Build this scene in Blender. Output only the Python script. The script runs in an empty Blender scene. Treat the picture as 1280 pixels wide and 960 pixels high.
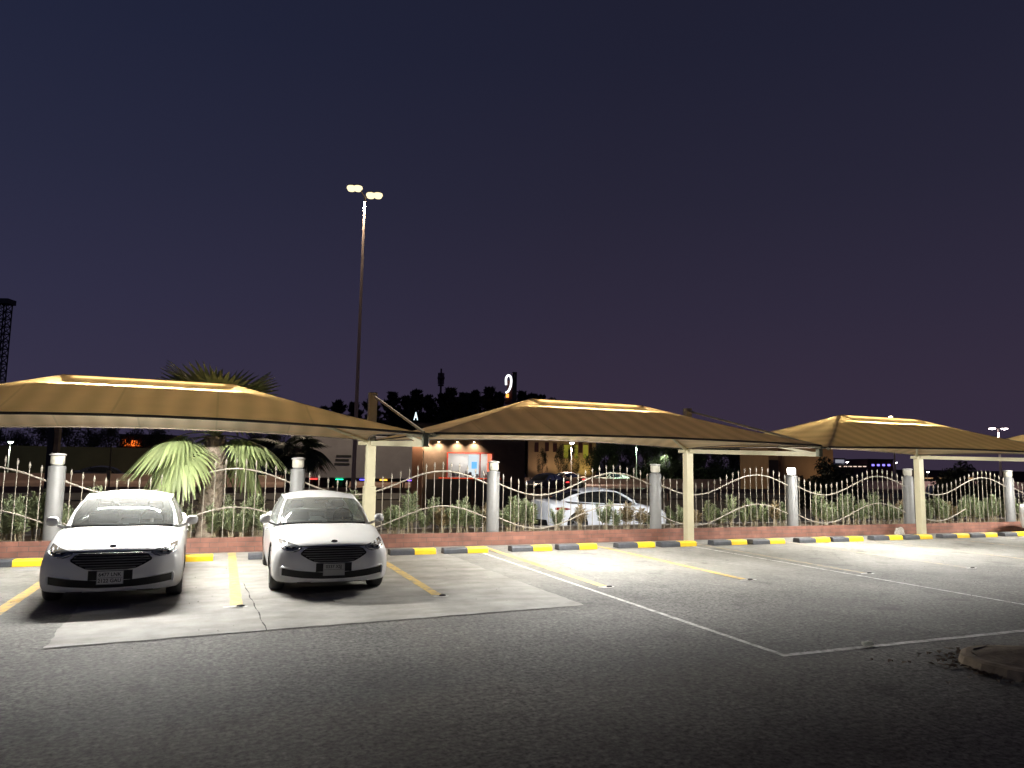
import bpy, bmesh, math, random
from mathutils import Vector, Matrix
from mathutils.bvhtree import BVHTree
import numpy as np

R = math.radians
PI = math.pi
rnd = random.Random(7)
sc = bpy.context.scene
col = sc.collection

# ------------------------------------------------------------------ camera
EYE = 1.9
FPX = 923.7                                    # focal length in pixels of a 1280 px wide frame
_p, _r, _t = R(6.354), R(.872), R(21.74)
_u = np.array([math.sin(_r)*math.cos(_p), -math.cos(_r)*math.cos(_p), math.sin(_p)])
_f = np.array([0, 0, 1.]) - _u[2]*_u; _f /= np.linalg.norm(_f)
_rt = np.cross(_f, _u); _rt *= np.sign(_rt[0])
EX = math.cos(_t)*_rt + math.sin(_t)*_f        # world axes seen from the camera (x right, y down, z forward)
EY = -math.sin(_t)*_rt + math.cos(_t)*_f
EZ = _u
cam = bpy.data.cameras.new('camera')
cam.sensor_width = 36.0
cam.lens = 36.0*FPX/1280
cam.clip_start = .05
cam.clip_end = 6000
camo = bpy.data.objects.new('camera', cam); col.objects.link(camo)
M = Matrix(((EX[0], -EX[1], -EX[2], 0), (EY[0], -EY[1], -EY[2], 0), (EZ[0], -EZ[1], -EZ[2], EYE), (0, 0, 0, 1)))
camo.matrix_world = M
sc.camera = camo

# ------------------------------------------------------------------ dusk sky
w = bpy.data.worlds.new('World'); sc.world = w; w.use_nodes = True
nt = w.node_tree; nt.nodes.clear()
N = nt.nodes.new; LK = nt.links.new
out = N('ShaderNodeOutputWorld'); bg = N('ShaderNodeBackground'); bg.inputs['Strength'].default_value = 1.04
sky = N('ShaderNodeTexSky'); sky.sky_type = 'NISHITA'; sky.sun_disc = False
sky.sun_elevation = R(-2.0); sky.sun_rotation = R(-70)
tc = N('ShaderNodeTexCoord'); sep = N('ShaderNodeSeparateXYZ'); LK(tc.outputs['Generated'], sep.inputs[0])
ramp = N('ShaderNodeValToRGB'); LK(sep.outputs['Z'], ramp.inputs[0])
els = ramp.color_ramp.elements
els[0].position = 0.0; els[0].color = (.037, .0265, .048, 1)
els[1].position = .72; els[1].color = (.0105, .0115, .026, 1)
for p_, c_ in ((.09, (.034, .0250, .047, 1)), (.20, (.0265, .0215, .043, 1)), (.34, (.019, .0175, .036, 1)), (.5, (.0135, .0140, .031, 1))):
    e_ = els.new(p_); e_.color = c_
# bluer towards the west (left), a little greyer to the east
mp = N('ShaderNodeMapRange'); LK(sep.outputs['X'], mp.inputs['Value'])
mp.inputs['From Min'].default_value = -.35; mp.inputs['From Max'].default_value = .45
mp.inputs['To Min'].default_value = 1; mp.inputs['To Max'].default_value = 0
mixc = N('ShaderNodeMix'); mixc.data_type = 'RGBA'; mixc.blend_type = 'MULTIPLY'
LK(mp.outputs[0], mixc.inputs[0]); LK(ramp.outputs[0], mixc.inputs[6]); mixc.inputs[7].default_value = (1.0, 1.22, 1.36, 1)
sm = N('ShaderNodeVectorMath'); sm.operation = 'SCALE'; LK(sky.outputs[0], sm.inputs[0]); sm.inputs['Scale'].default_value = .004
ad = N('ShaderNodeVectorMath'); ad.operation = 'ADD'; LK(mixc.outputs[2], ad.inputs[0]); LK(sm.outputs[0], ad.inputs[1])
LK(ad.outputs[0], bg.inputs[0]); LK(bg.outputs[0], out.inputs[0])

sc.view_settings.view_transform = 'Standard'
sc.view_settings.look = 'None'
sc.view_settings.exposure = 0
sc.view_settings.gamma = 1
sc.view_settings.use_curve_mapping = False
cy = sc.cycles
cy.use_denoising = True
cy.max_bounces = 8; cy.diffuse_bounces = 5; cy.glossy_bounces = 4; cy.transmission_bounces = 8; cy.transparent_max_bounces = 24
cy.sample_clamp_indirect = 6.0
cy.caustics_reflective = False; cy.caustics_refractive = False

# ------------------------------------------------------------------ placing helpers
def ray(x, y):
    q = np.array([x-640, y-480, FPX]); return np.array([q@EX, q@EY, q@EZ])
def atv(x, y, v):
    q = ray(x, y); t = v/q[1]; return (q[0]*t, EYE+q[2]*t)
def on_ground(x, y, z=0):
    q = ray(x, y); t = (z-EYE)/q[2]; return (q[0]*t, q[1]*t)
def far(x, D):
    "ground position of a thing seen in image column x at D metres in front of the camera"
    q = ray(x, 582.9 + (x-640)*.0152); k = D/FPX
    return (q[0]*k, q[1]*k)
def zat(x, y, D):
    return EYE + ray(x, y)[2]*D/FPX
FACE = -_t                                     # heading of a thing squarely facing the camera

# ------------------------------------------------------------------ mesh helpers
class MB:
    def __init__(s): s.v = []; s.f = []; s.m = []; s.sm = []; s.cm = 0; s.cs = False
    def add(s, vs, fs, smooth=None):
        o = len(s.v); s.v += [tuple(a) for a in vs]
        for f in fs:
            s.f.append([i+o for i in f]); s.m.append(s.cm); s.sm.append(s.cs if smooth is None else smooth)
    def mat(s, i): s.cm = i; return s
    def box(s, x0, x1, y0, y1, z0, z1, rz=0, c=(0, 0)):
        vs = [(x, y, z) for z in (z0, z1) for y in (y0, y1) for x in (x0, x1)]
        if rz:
            ca, sa = math.cos(rz), math.sin(rz)
            vs = [(c[0]+(x-c[0])*ca-(y-c[1])*sa, c[1]+(x-c[0])*sa+(y-c[1])*ca, z) for x, y, z in vs]
        s.add(vs, [(0, 2, 3, 1), (4, 5, 7, 6), (0, 1, 5, 4), (2, 6, 7, 3), (0, 4, 6, 2), (1, 3, 7, 5)], False); return s
    def bbox(s, x0, x1, y0, y1, z0, z1, b=.01):
        "box with chamfered edges"
        vs = []
        for sx in (0, 1):
            for sy in (0, 1):
                for sz in (0, 1):
                    X = (x0, x1)[sx]; Y = (y0, y1)[sy]; Z = (z0, z1)[sz]
                    dx, dy, dz = (b, -b)[sx], (b, -b)[sy], (b, -b)[sz]
                    vs += [(X, Y+dy, Z+dz), (X+dx, Y, Z+dz), (X+dx, Y+dy, Z)]
        bm = bmesh.new()
        for q in vs: bm.verts.new(q)
        r = bmesh.ops.convex_hull(bm, input=bm.verts)
        bm.verts.ensure_lookup_table()
        for i, q in enumerate(bm.verts): q.index = i
        s.add([q.co for q in bm.verts], [[q.index for q in f.verts] for f in bm.faces], False); bm.free(); return s
    def tube(s, pts, r, n=8, cap=True, smooth=True):
        pts = [Vector(p) for p in pts]; rs = r if isinstance(r, (list, tuple)) else [r]*len(pts)
        vs = []; prev = None
        for i, p in enumerate(pts):
            a = pts[max(i-1, 0)]; b = pts[min(i+1, len(pts)-1)]; d = (b-a).normalized()
            if prev is None:
                up = Vector((0, 0, 1)) if abs(d.z) < .95 else Vector((1, 0, 0))
                sx = d.cross(up).normalized()
            else:
                sx = (prev - d*prev.dot(d)).normalized()
            prev = sx; sy = d.cross(sx)
            vs += [p + (sx*math.cos(2*PI*k/n) + sy*math.sin(2*PI*k/n))*rs[i] for k in range(n)]
        fs = [(i*n+k, i*n+(k+1) % n, (i+1)*n+(k+1) % n, (i+1)*n+k) for i in range(len(pts)-1) for k in range(n)]
        s.add(vs, fs, smooth)
        if cap: s.add(vs[:n], [tuple(range(n))[::-1]], False); s.add(vs[-n:], [tuple(range(n))], False)
        return s
    def beam(s, a, b, w_, h):
        "straight rectangular bar from a to b"
        a = Vector(a); b = Vector(b); d = (b-a).normalized()
        up = Vector((0, 0, 1)) if abs(d.z) < .95 else Vector((0, 1, 0))
        sx = d.cross(up).normalized()*w_/2; sy = sx.cross(d).normalized()*h/2
        vs = [p+sx*i+sy*j for p in (a, b) for i, j in ((-1, -1), (1, -1), (1, 1), (-1, 1))]
        s.add(vs, [(3, 2, 1, 0), (4, 5, 6, 7), (0, 1, 5, 4), (1, 2, 6, 5), (2, 3, 7, 6), (3, 0, 4, 7)], False); return s
    def lathe(s, prof, c=(0, 0, 0), n=20, axis='z', smooth=True):
        vs = []
        for r_, h in prof:
            for k in range(n):
                a = 2*PI*k/n; x, y = r_*math.cos(a), r_*math.sin(a)
                vs.append((c[0]+x, c[1]+y, c[2]+h) if axis == 'z' else (c[0]+h, c[1]+x, c[2]+y))
        fs = [(i*n+k, i*n+(k+1) % n, (i+1)*n+(k+1) % n, (i+1)*n+k) for i in range(len(prof)-1) for k in range(n)]
        s.add(vs, fs, smooth); return s
    def grid(s, rows, smooth=True, flip=False):
        n = len(rows[0]); vs = [p for r_ in rows for p in r_]
        fs = [(i*n+k, i*n+k+1, (i+1)*n+k+1, (i+1)*n+k) for i in range(len(rows)-1) for k in range(n-1)]
        if flip: fs = [f[::-1] for f in fs]
        s.add(vs, fs, smooth); return s
    def mesh(s, name, mats):
        me = bpy.data.meshes.new(name); me.from_pydata(s.v, [], s.f)
        for m_ in (mats if isinstance(mats, (list, tuple)) else [mats]): me.materials.append(m_)
        me.polygons.foreach_set('material_index', s.m); me.polygons.foreach_set('use_smooth', s.sm)
        me.update(); return me
    def build(s, name, mats, parent=None, loc=None, rz=0):
        return link(name, s.mesh(name, mats), parent, loc, rz)

def link(name, data, parent=None, loc=None, rz=0):
    o = bpy.data.objects.new(name, data); col.objects.link(o)
    if parent is not None: o.parent = parent
    if loc is not None: o.location = loc
    o.rotation_euler = (0, 0, rz)
    return o
def tag(o, label, cat, group=None):
    o['label'] = label; o['category'] = cat
    if group: o['group'] = group
    return o
def thing(name, label, cat, loc=(0, 0, 0), rz=0, group=None):
    return tag(link(name, None, None, loc, rz), label, cat, group)
def struct(o): o['kind'] = 'structure'; return o
def stuff(o): o['kind'] = 'stuff'; return o
def kids(o): return [c for c in bpy.data.objects if c.parent == o]
def dup(root, loc, rz, label, scale=None):
    def cp(o, par):
        c = o.copy(); col.objects.link(c)
        if par is not None: c.parent = par
        for k in kids(o): cp(k, c)
        return c
    src = [root]; c = cp(root, None); c.location = loc; c.rotation_euler = (0, 0, rz); c['label'] = label
    if scale: c.scale = scale
    return c

# ------------------------------------------------------------------ materials
MC = {}
def mat(name, colr=(.5, .5, .5), rough=.6, metal=0., emit=None, es=0., coat=0., spec=.5, noise=None, bump=None):
    """noise = (scale, amount[, detail]) varies the base colour, bump = (scale, strength)"""
    if name in MC: return MC[name]
    m = bpy.data.materials.new(name); m.use_nodes = True; MC[name] = m
    t = m.node_tree; b = t.nodes['Principled BSDF']
    b.inputs['Base Color'].default_value = (*colr, 1); b.inputs['Roughness'].default_value = rough
    b.inputs['Metallic'].default_value = metal; b.inputs['Specular IOR Level'].default_value = spec
    b.inputs['Coat Weight'].default_value = coat; b.inputs['Coat Roughness'].default_value = .03
    if emit: b.inputs['Emission Color'].default_value = (*emit, 1); b.inputs['Emission Strength'].default_value = es
    if noise or bump:
        tc = t.nodes.new('ShaderNodeTexCoord')
    if noise:
        n = t.nodes.new('ShaderNodeTexNoise'); n.inputs['Scale'].default_value = noise[0]
        n.inputs['Detail'].default_value = noise[2] if len(noise) > 2 else 6; n.inputs['Roughness'].default_value = .65
        t.links.new(tc.outputs['Object'], n.inputs['Vector'])
        r = t.nodes.new('ShaderNodeValToRGB'); a = noise[1]
        r.color_ramp.elements[0].position = .3; r.color_ramp.elements[1].position = .7
        r.color_ramp.elements[0].color = (*[c*(1-a) for c in colr], 1); r.color_ramp.elements[1].color = (*[min(1, c*(1+a)) for c in colr], 1)
        t.links.new(n.outputs['Fac'], r.inputs[0]); t.links.new(r.outputs[0], b.inputs['Base Color'])
    if bump:
        n2 = t.nodes.new('ShaderNodeTexNoise'); n2.inputs['Scale'].default_value = bump[0]; n2.inputs['Detail'].default_value = 5
        t.links.new(tc.outputs['Object'], n2.inputs['Vector'])
        bp = t.nodes.new('ShaderNodeBump'); bp.inputs['Strength'].default_value = bump[1]; bp.inputs['Distance'].default_value = .02
        t.links.new(n2.outputs['Fac'], bp.inputs['Height']); t.links.new(bp.outputs[0], b.inputs['Normal'])
    return m

def emat(name, c, s):
    if name in MC: return MC[name]
    m = bpy.data.materials.new(name); m.use_nodes = True; MC[name] = m
    t = m.node_tree; t.nodes.clear(); o = t.nodes.new('ShaderNodeOutputMaterial'); e = t.nodes.new('ShaderNodeEmission')
    e.inputs[0].default_value = (*c, 1); e.inputs[1].default_value = s; t.links.new(e.outputs[0], o.inputs[0]); return m

def leafmat(name, c, tr=.35, rough=.6):
    if name in MC: return MC[name]
    m = bpy.data.materials.new(name); m.use_nodes = True; MC[name] = m
    t = m.node_tree; b = t.nodes['Principled BSDF']; o = t.nodes['Material Output']
    g = t.nodes.new('ShaderNodeNewGeometry'); r = t.nodes.new('ShaderNodeValToRGB')
    r.color_ramp.elements[0].color = (*[x*.55 for x in c], 1); r.color_ramp.elements[1].color = (*[min(1, x*1.4) for x in c], 1)
    t.links.new(g.outputs['Random Per Island'], r.inputs[0]); t.links.new(r.outputs[0], b.inputs['Base Color'])
    b.inputs['Roughness'].default_value = rough
    tl = t.nodes.new('ShaderNodeBsdfTranslucent'); t.links.new(r.outputs[0], tl.inputs[0])
    mx = t.nodes.new('ShaderNodeMixShader'); mx.inputs[0].default_value = tr
    t.links.new(b.outputs[0], mx.inputs[1]); t.links.new(tl.outputs[0], mx.inputs[2]); t.links.new(mx.outputs[0], o.inputs[0]); return m

def glassmat(name, tint, dust=.0):
    if name in MC: return MC[name]
    m = bpy.data.materials.new(name); m.use_nodes = True; MC[name] = m
    t = m.node_tree; t.nodes.clear(); o = t.nodes.new('ShaderNodeOutputMaterial')
    tr = t.nodes.new('ShaderNodeBsdfTransparent'); tr.inputs[0].default_value = (*tint, 1)
    gl = t.nodes.new('ShaderNodeBsdfGlossy'); gl.inputs['Roughness'].default_value = .04
    fr = t.nodes.new('ShaderNodeFresnel'); fr.inputs[0].default_value = 1.52
    mx = t.nodes.new('ShaderNodeMixShader'); t.links.new(fr.outputs[0], mx.inputs[0]); t.links.new(tr.outputs[0], mx.inputs[1]); t.links.new(gl.outputs[0], mx.inputs[2])
    df = t.nodes.new('ShaderNodeBsdfDiffuse'); df.inputs[0].default_value = (.62, .64, .62, 1)
    m2 = t.nodes.new('ShaderNodeMixShader'); m2.inputs[0].default_value = dust; t.links.new(mx.outputs[0], m2.inputs[1]); t.links.new(df.outputs[0], m2.inputs[2])
    t.links.new(m2.outputs[0], o.inputs[0]); return m

def node_mat(name):
    m = bpy.data.materials.new(name); m.use_nodes = True; MC[name] = m
    t = m.node_tree; b = t.nodes['Principled BSDF']; tc = t.nodes.new('ShaderNodeTexCoord')
    def n(k, **kw):
        x = t.nodes.new(k)
        for a, v in kw.items(): setattr(x, a, v)
        return x
    return m, t, b, tc, n, t.links.new

def asphalt():
    m, t, b, tc, n, lk = node_mat('asphalt')
    big = n('ShaderNodeTexNoise'); big.inputs['Scale'].default_value = .35; big.inputs['Detail'].default_value = 6; lk(tc.outputs['Object'], big.inputs['Vector'])
    mid = n('ShaderNodeTexNoise'); mid.inputs['Scale'].default_value = 9; mid.inputs['Detail'].default_value = 8; mid.inputs['Roughness'].default_value = .7; lk(tc.outputs['Object'], mid.inputs['Vector'])
    fine = n('ShaderNodeTexVoronoi'); fine.inputs['Scale'].default_value = 55; lk(tc.outputs['Object'], fine.inputs['Vector'])
    vor2 = n('ShaderNodeTexNoise'); vor2.inputs['Scale'].default_value = 22; vor2.inputs['Detail'].default_value = 8; vor2.inputs['Roughness'].default_value = .7; lk(tc.outputs['Object'], vor2.inputs['Vector'])
    r1 = n('ShaderNodeValToRGB'); r1.color_ramp.elements[0].position = .3; r1.color_ramp.elements[1].position = .7
    r1.color_ramp.elements[0].color = (.098, .095, .088, 1); r1.color_ramp.elements[1].color = (.215, .209, .195, 1)
    lk(mid.outputs['Fac'], r1.inputs[0])
    r2 = n('ShaderNodeValToRGB'); r2.color_ramp.elements[0].position = .36; r2.color_ramp.elements[1].position = .66
    r2.color_ramp.elements[0].color = (.26, .26, .26, 1); r2.color_ramp.elements[1].color = (1.5, 1.5, 1.5, 1); lk(vor2.outputs['Fac'], r2.inputs[0])
    mu = n('ShaderNodeMix', data_type='RGBA', blend_type='MULTIPLY'); mu.inputs[0].default_value = 1; lk(r1.outputs[0], mu.inputs[6]); lk(r2.outputs[0], mu.inputs[7])
    # paler towards the kerb where the cars stand
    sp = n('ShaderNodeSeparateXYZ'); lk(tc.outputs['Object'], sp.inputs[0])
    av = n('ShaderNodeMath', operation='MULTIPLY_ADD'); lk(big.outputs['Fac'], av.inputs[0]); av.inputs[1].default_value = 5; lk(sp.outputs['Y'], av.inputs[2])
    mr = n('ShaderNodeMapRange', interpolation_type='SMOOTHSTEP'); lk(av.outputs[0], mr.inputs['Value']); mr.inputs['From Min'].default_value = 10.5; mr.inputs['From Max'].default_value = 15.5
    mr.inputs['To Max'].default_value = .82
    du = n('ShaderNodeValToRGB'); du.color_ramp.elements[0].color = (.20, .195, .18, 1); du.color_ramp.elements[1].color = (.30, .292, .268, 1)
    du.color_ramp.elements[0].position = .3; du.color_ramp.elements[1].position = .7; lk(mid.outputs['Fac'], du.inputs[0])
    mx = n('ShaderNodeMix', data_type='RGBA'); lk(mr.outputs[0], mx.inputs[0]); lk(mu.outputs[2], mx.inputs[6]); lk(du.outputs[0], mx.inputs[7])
    # broad blotches of wear and hairline cracks
    bl = n('ShaderNodeTexNoise'); bl.inputs['Scale'].default_value = .55; bl.inputs['Detail'].default_value = 7; bl.inputs['Roughness'].default_value = .7; lk(tc.outputs['Object'], bl.inputs['Vector'])
    rb = n('ShaderNodeValToRGB'); rb.color_ramp.elements[0].position = .34; rb.color_ramp.elements[1].position = .66
    rb.color_ramp.elements[0].color = (.74, .74, .74, 1); rb.color_ramp.elements[1].color = (1.2, 1.2, 1.19, 1); lk(bl.outputs['Fac'], rb.inputs[0])
    wp = n('ShaderNodeMix', data_type='RGBA', blend_type='LINEAR_LIGHT'); wp.inputs[0].default_value = .25; lk(tc.outputs['Object'], wp.inputs[6]); lk(mid.outputs['Color'], wp.inputs[7])
    vc = n('ShaderNodeTexVoronoi', feature='DISTANCE_TO_EDGE'); vc.inputs['Scale'].default_value = .32; lk(wp.outputs[2], vc.inputs['Vector'])
    ck = n('ShaderNodeMapRange'); lk(vc.outputs['Distance'], ck.inputs['Value']); ck.inputs['From Max'].default_value = .005; ck.inputs['To Min'].default_value = .55; ck.inputs['To Max'].default_value = 1
    mb_ = n('ShaderNodeMix', data_type='RGBA', blend_type='MULTIPLY'); mb_.inputs[0].default_value = 1; lk(rb.outputs[0], mb_.inputs[6]); lk(ck.outputs[0], mb_.inputs[7])
    mw = n('ShaderNodeMix', data_type='RGBA', blend_type='MULTIPLY'); mw.inputs[0].default_value = 1; lk(mx.outputs[2], mw.inputs[6]); lk(mb_.outputs[2], mw.inputs[7])
    # oil spots
    ol = n('ShaderNodeTexNoise'); ol.inputs['Scale'].default_value = 1.3; ol.inputs['Detail'].default_value = 2; lk(tc.outputs['Object'], ol.inputs['Vector'])
    ro = n('ShaderNodeValToRGB'); ro.color_ramp.elements[0].position = .62; ro.color_ramp.elements[1].position = .74
    ro.color_ramp.elements[0].color = (1, 1, 1, 1); ro.color_ramp.elements[1].color = (.62, .62, .62, 1); lk(ol.outputs['Fac'], ro.inputs[0])
    m3 = n('ShaderNodeMix', data_type='RGBA', blend_type='MULTIPLY'); m3.inputs[0].default_value = 1; lk(mw.outputs[2], m3.inputs[6]); lk(ro.outputs[0], m3.inputs[7])
    lk(m3.outputs[2], b.inputs['Base Color']); b.inputs['Roughness'].default_value = .85; b.inputs['Specular IOR Level'].default_value = .3
    bp = n('ShaderNodeBump'); bp.inputs['Strength'].default_value = .45; bp.inputs['Distance'].default_value = .012
    lk(vor2.outputs['Fac'], bp.inputs['Height']); lk(bp.outputs[0], b.inputs['Normal'])
    return m

def concrete():
    m, t, b, tc, n, lk = node_mat('patch_concrete')
    a = n('ShaderNodeTexNoise'); a.inputs['Scale'].default_value = 1.6; a.inputs['Detail'].default_value = 9; a.inputs['Roughness'].default_value = .68; lk(tc.outputs['Object'], a.inputs['Vector'])
    r = n('ShaderNodeValToRGB'); e = r.color_ramp.elements
    e[0].position = .3; e[0].color = (.19, .182, .165, 1); e[1].position = .68; e[1].color = (.36, .345, .315, 1); lk(a.outputs['Fac'], r.inputs[0])
    mp = n('ShaderNodeMapping'); mp.inputs['Scale'].default_value = (.8, 2.2, 1); mp.inputs['Rotation'].default_value = (0, 0, .5); lk(tc.outputs['Object'], mp.inputs[0])
    s = n('ShaderNodeTexNoise'); s.inputs['Scale'].default_value = 1.2; s.inputs['Detail'].default_value = 7; lk(mp.outputs[0], s.inputs['Vector'])
    r2 = n('ShaderNodeValToRGB'); r2.color_ramp.elements[0].position = .35; r2.color_ramp.elements[1].position = .55
    r2.color_ramp.elements[0].color = (.80, .79, .77, 1); r2.color_ramp.elements[1].color = (1, 1, 1, 1); lk(s.outputs['Fac'], r2.inputs[0])
    mu = n('ShaderNodeMix', data_type='RGBA', blend_type='MULTIPLY'); mu.inputs[0].default_value = 1; lk(r.outputs[0], mu.inputs[6]); lk(r2.outputs[0], mu.inputs[7])
    lk(mu.outputs[2], b.inputs['Base Color']); b.inputs['Roughness'].default_value = .8
    f = n('ShaderNodeTexNoise'); f.inputs['Scale'].default_value = 60; f.inputs['Detail'].default_value = 3; lk(tc.outputs['Object'], f.inputs['Vector'])
    bp = n('ShaderNodeBump'); bp.inputs['Strength'].default_value = .25; bp.inputs['Distance'].default_value = .01; lk(f.outputs['Fac'], bp.inputs['Height']); lk(bp.outputs[0], b.inputs['Normal'])
    return m

def worn_paint(name, c, lo, hi):
    m, t, b, tc, n, lk = node_mat(name)
    a = n('ShaderNodeTexNoise'); a.inputs['Scale'].default_value = 7; a.inputs['Detail'].default_value = 9; a.inputs['Roughness'].default_value = .75; lk(tc.outputs['Object'], a.inputs['Vector'])
    r = n('ShaderNodeValToRGB'); r.color_ramp.elements[0].position = lo; r.color_ramp.elements[1].position = hi
    r.color_ramp.elements[0].color = (.22, .21, .185, 1); r.color_ramp.elements[1].color = (*c, 1); lk(a.outputs['Fac'], r.inputs[0])
    lk(r.outputs[0], b.inputs['Base Color']); b.inputs['Roughness'].default_value = .7
    return m

def brick():
    m, t, b, tc, n, lk = node_mat('wall_brick')
    sp = n('ShaderNodeSeparateXYZ'); lk(tc.outputs['Object'], sp.inputs[0])
    cb = n('ShaderNodeCombineXYZ'); lk(sp.outputs['X'], cb.inputs['X'])
    ad = n('ShaderNodeMath', operation='ADD'); lk(sp.outputs['Z'], ad.inputs[0]); lk(sp.outputs['Y'], ad.inputs[1]); lk(ad.outputs[0], cb.inputs['Y'])
    br = n('ShaderNodeTexBrick'); lk(cb.outputs[0], br.inputs['Vector'])
    br.inputs['Scale'].default_value = 1; br.inputs['Brick Width'].default_value = .36; br.inputs['Row Height'].default_value = .1; br.inputs['Mortar Size'].default_value = .007
    br.inputs['Color1'].default_value = (.225, .100, .070, 1); br.inputs['Color2'].default_value = (.165, .073, .052, 1); br.inputs['Mortar'].default_value = (.12, .075, .06, 1)
    a = n('ShaderNodeTexNoise'); a.inputs['Scale'].default_value = 3; a.inputs['Detail'].default_value = 8; lk(tc.outputs['Object'], a.inputs['Vector'])
    r = n('ShaderNodeValToRGB'); r.color_ramp.elements[0].position = .3; r.color_ramp.elements[0].color = (.65, .65, .65, 1); r.color_ramp.elements[1].position = .7; r.color_ramp.elements[1].color = (1.25, 1.22, 1.2, 1); lk(a.outputs['Fac'], r.inputs[0])
    mu = n('ShaderNodeMix', data_type='RGBA', blend_type='MULTIPLY'); mu.inputs[0].default_value = 1; lk(br.outputs['Color'], mu.inputs[6]); lk(r.outputs[0], mu.inputs[7]); lk(mu.outputs[2], b.inputs['Base Color'])
    b.inputs['Roughness'].default_value = .8
    bp = n('ShaderNodeBump'); bp.inputs['Strength'].default_value = .6; bp.inputs['Distance'].default_value = .01; bp.invert = True; lk(br.outputs['Fac'], bp.inputs['Height']); lk(bp.outputs[0], b.inputs['Normal'])
    return m

def fabric(name='shade_cloth', mixv=.20, thru=(.80, .50, .20)):
    "knitted shade cloth: pale on both faces, lets a little tan light through"
    m, t, b, tc, n, lk = node_mat(name)
    o = t.nodes['Material Output']
    mp = n('ShaderNodeMapping'); mp.inputs['Scale'].default_value = (6, 6, 9); lk(tc.outputs['Object'], mp.inputs[0])
    wv = n('ShaderNodeTexWave', wave_type='BANDS', bands_direction='X'); wv.inputs['Scale'].default_value = .12; wv.inputs['Distortion'].default_value = 1.2; wv.inputs['Detail'].default_value = 2; lk(mp.outputs[0], wv.inputs['Vector'])  # bands put the light and dark of folds into the cloth colour
    ns = n('ShaderNodeTexNoise'); ns.inputs['Scale'].default_value = 2.2; ns.inputs['Detail'].default_value = 6; lk(tc.outputs['Object'], ns.inputs['Vector'])
    ad = n('ShaderNodeMath', operation='ADD'); lk(wv.outputs['Fac'], ad.inputs[0]); lk(ns.outputs['Fac'], ad.inputs[1])
    r = n('ShaderNodeValToRGB'); r.color_ramp.elements[0].position = .2; r.color_ramp.elements[1].position = .9
    r.color_ramp.elements[0].color = (.78, .77, .75, 1); r.color_ramp.elements[1].color = (1.0, 1.0, 1.0, 1); 
    hf = n('ShaderNodeMath', operation='MULTIPLY'); hf.inputs[1].default_value = .5; lk(ad.outputs[0], hf.inputs[0]); lk(hf.outputs[0], r.inputs[0])
    def tint(c):
        k = n('ShaderNodeMix', data_type='RGBA', blend_type='MULTIPLY'); k.inputs[0].default_value = 1; k.inputs[6].default_value = (*c, 1); lk(r.outputs[0], k.inputs[7]); return k.outputs[2]
    sx = n('ShaderNodeSeparateXYZ'); lk(tc.outputs['Object'], sx.inputs[0])
    fr = n('ShaderNodeMath', operation='PINGPONG'); fr.inputs[1].default_value = .70; lk(sx.outputs['X'], fr.inputs[0])
    ls = n('ShaderNodeMath', operation='GREATER_THAN'); ls.inputs[1].default_value = .017; lk(fr.outputs[0], ls.inputs[0])
    sm_ = n('ShaderNodeMapRange'); lk(ls.outputs[0], sm_.inputs['Value']); sm_.inputs['To Min'].default_value = .88
    rr = n('ShaderNodeMix', data_type='RGBA', blend_type='MULTIPLY'); rr.inputs[0].default_value = 1; lk(r.outputs[0], rr.inputs[6]); lk(sm_.outputs[0], rr.inputs[7])
    r = rr
    def tint(c):
        k = n('ShaderNodeMix', data_type='RGBA', blend_type='MULTIPLY'); k.inputs[0].default_value = 1; k.inputs[6].default_value = (*c, 1); lk(r.outputs[2], k.inputs[7]); return k.outputs[2]
    lk(tint((.80, .67, .47)), b.inputs['Base Color']); b.inputs['Roughness'].default_value = .9; b.inputs['Specular IOR Level'].default_value = .1
    tl = n('ShaderNodeBsdfTranslucent'); lk(tint(thru), tl.inputs[0])
    mx = n('ShaderNodeMixShader'); mx.inputs[0].default_value = mixv
    lk(b.outputs[0], mx.inputs[1]); lk(tl.outputs[0], mx.inputs[2]); lk(mx.outputs[0], o.inputs[0])
    return m
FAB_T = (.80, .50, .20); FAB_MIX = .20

ASPH = asphalt(); CONC = concrete(); BRICK = brick(); FABRIC = [fabric('bright_lit_shade_cloth', .62, (.98, .64, .26)), fabric('shade_cloth', .38), fabric('lit_olive_shade_cloth', .47, (.82, .54, .20))]; FABRIC.append(FABRIC[2])  # stronger light through left and right canopies put into their cloth colour
YEL = worn_paint('yellow_marking', (.60, .40, .10), .36, .56)
YELF = worn_paint('faded_yellow_marking', (.50, .37, .17), .46, .68)
WHT = worn_paint('white_marking', (.62, .61, .57), .40, .56)
CREAM = mat('cream_steel', (.48, .44, .30), .45, noise=(3, .08))
DARKEDGE = mat('dark_hem', (.06, .045, .03), .8)
GALV = mat('column_grey', (.16, .16, .155), .5, noise=(4, .12))
RAIL = mat('rail_paint', (.29, .26, .21), .45, noise=(6, .12))
BLACKP = mat('black_plastic', (.010, .010, .011), .5, spec=.25)
RUBBER = mat('tyre_rubber', (.02, .02, .02), .8)
ALLOY = mat('alloy', (.55, .55, .57), .3, 1.)
CHROME = mat('chrome', (.8, .8, .82), .12, 1.)
WPAINT = mat('white_car_paint', (.86, .86, .845), .35, coat=.8)
INTER = mat('car_interior', (.045, .045, .045), .8)
SEATM = mat('seat_fabric', (.10, .10, .10), .85)
GLASS = glassmat('car_glass', (.62, .72, .68), .17)
DGLASS = glassmat('tinted_glass', (.10, .11, .12), .02)
LENS = mat('headlamp_lens', (.16, .17, .18), .22, .4, coat=1.)
SOIL = mat('bed_soil', (.16, .125, .09), .95, noise=(5, .4), bump=(18, .8))
GROUND = mat('far_ground', (.07, .06, .05), .95, noise=(.2, .3))
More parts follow.
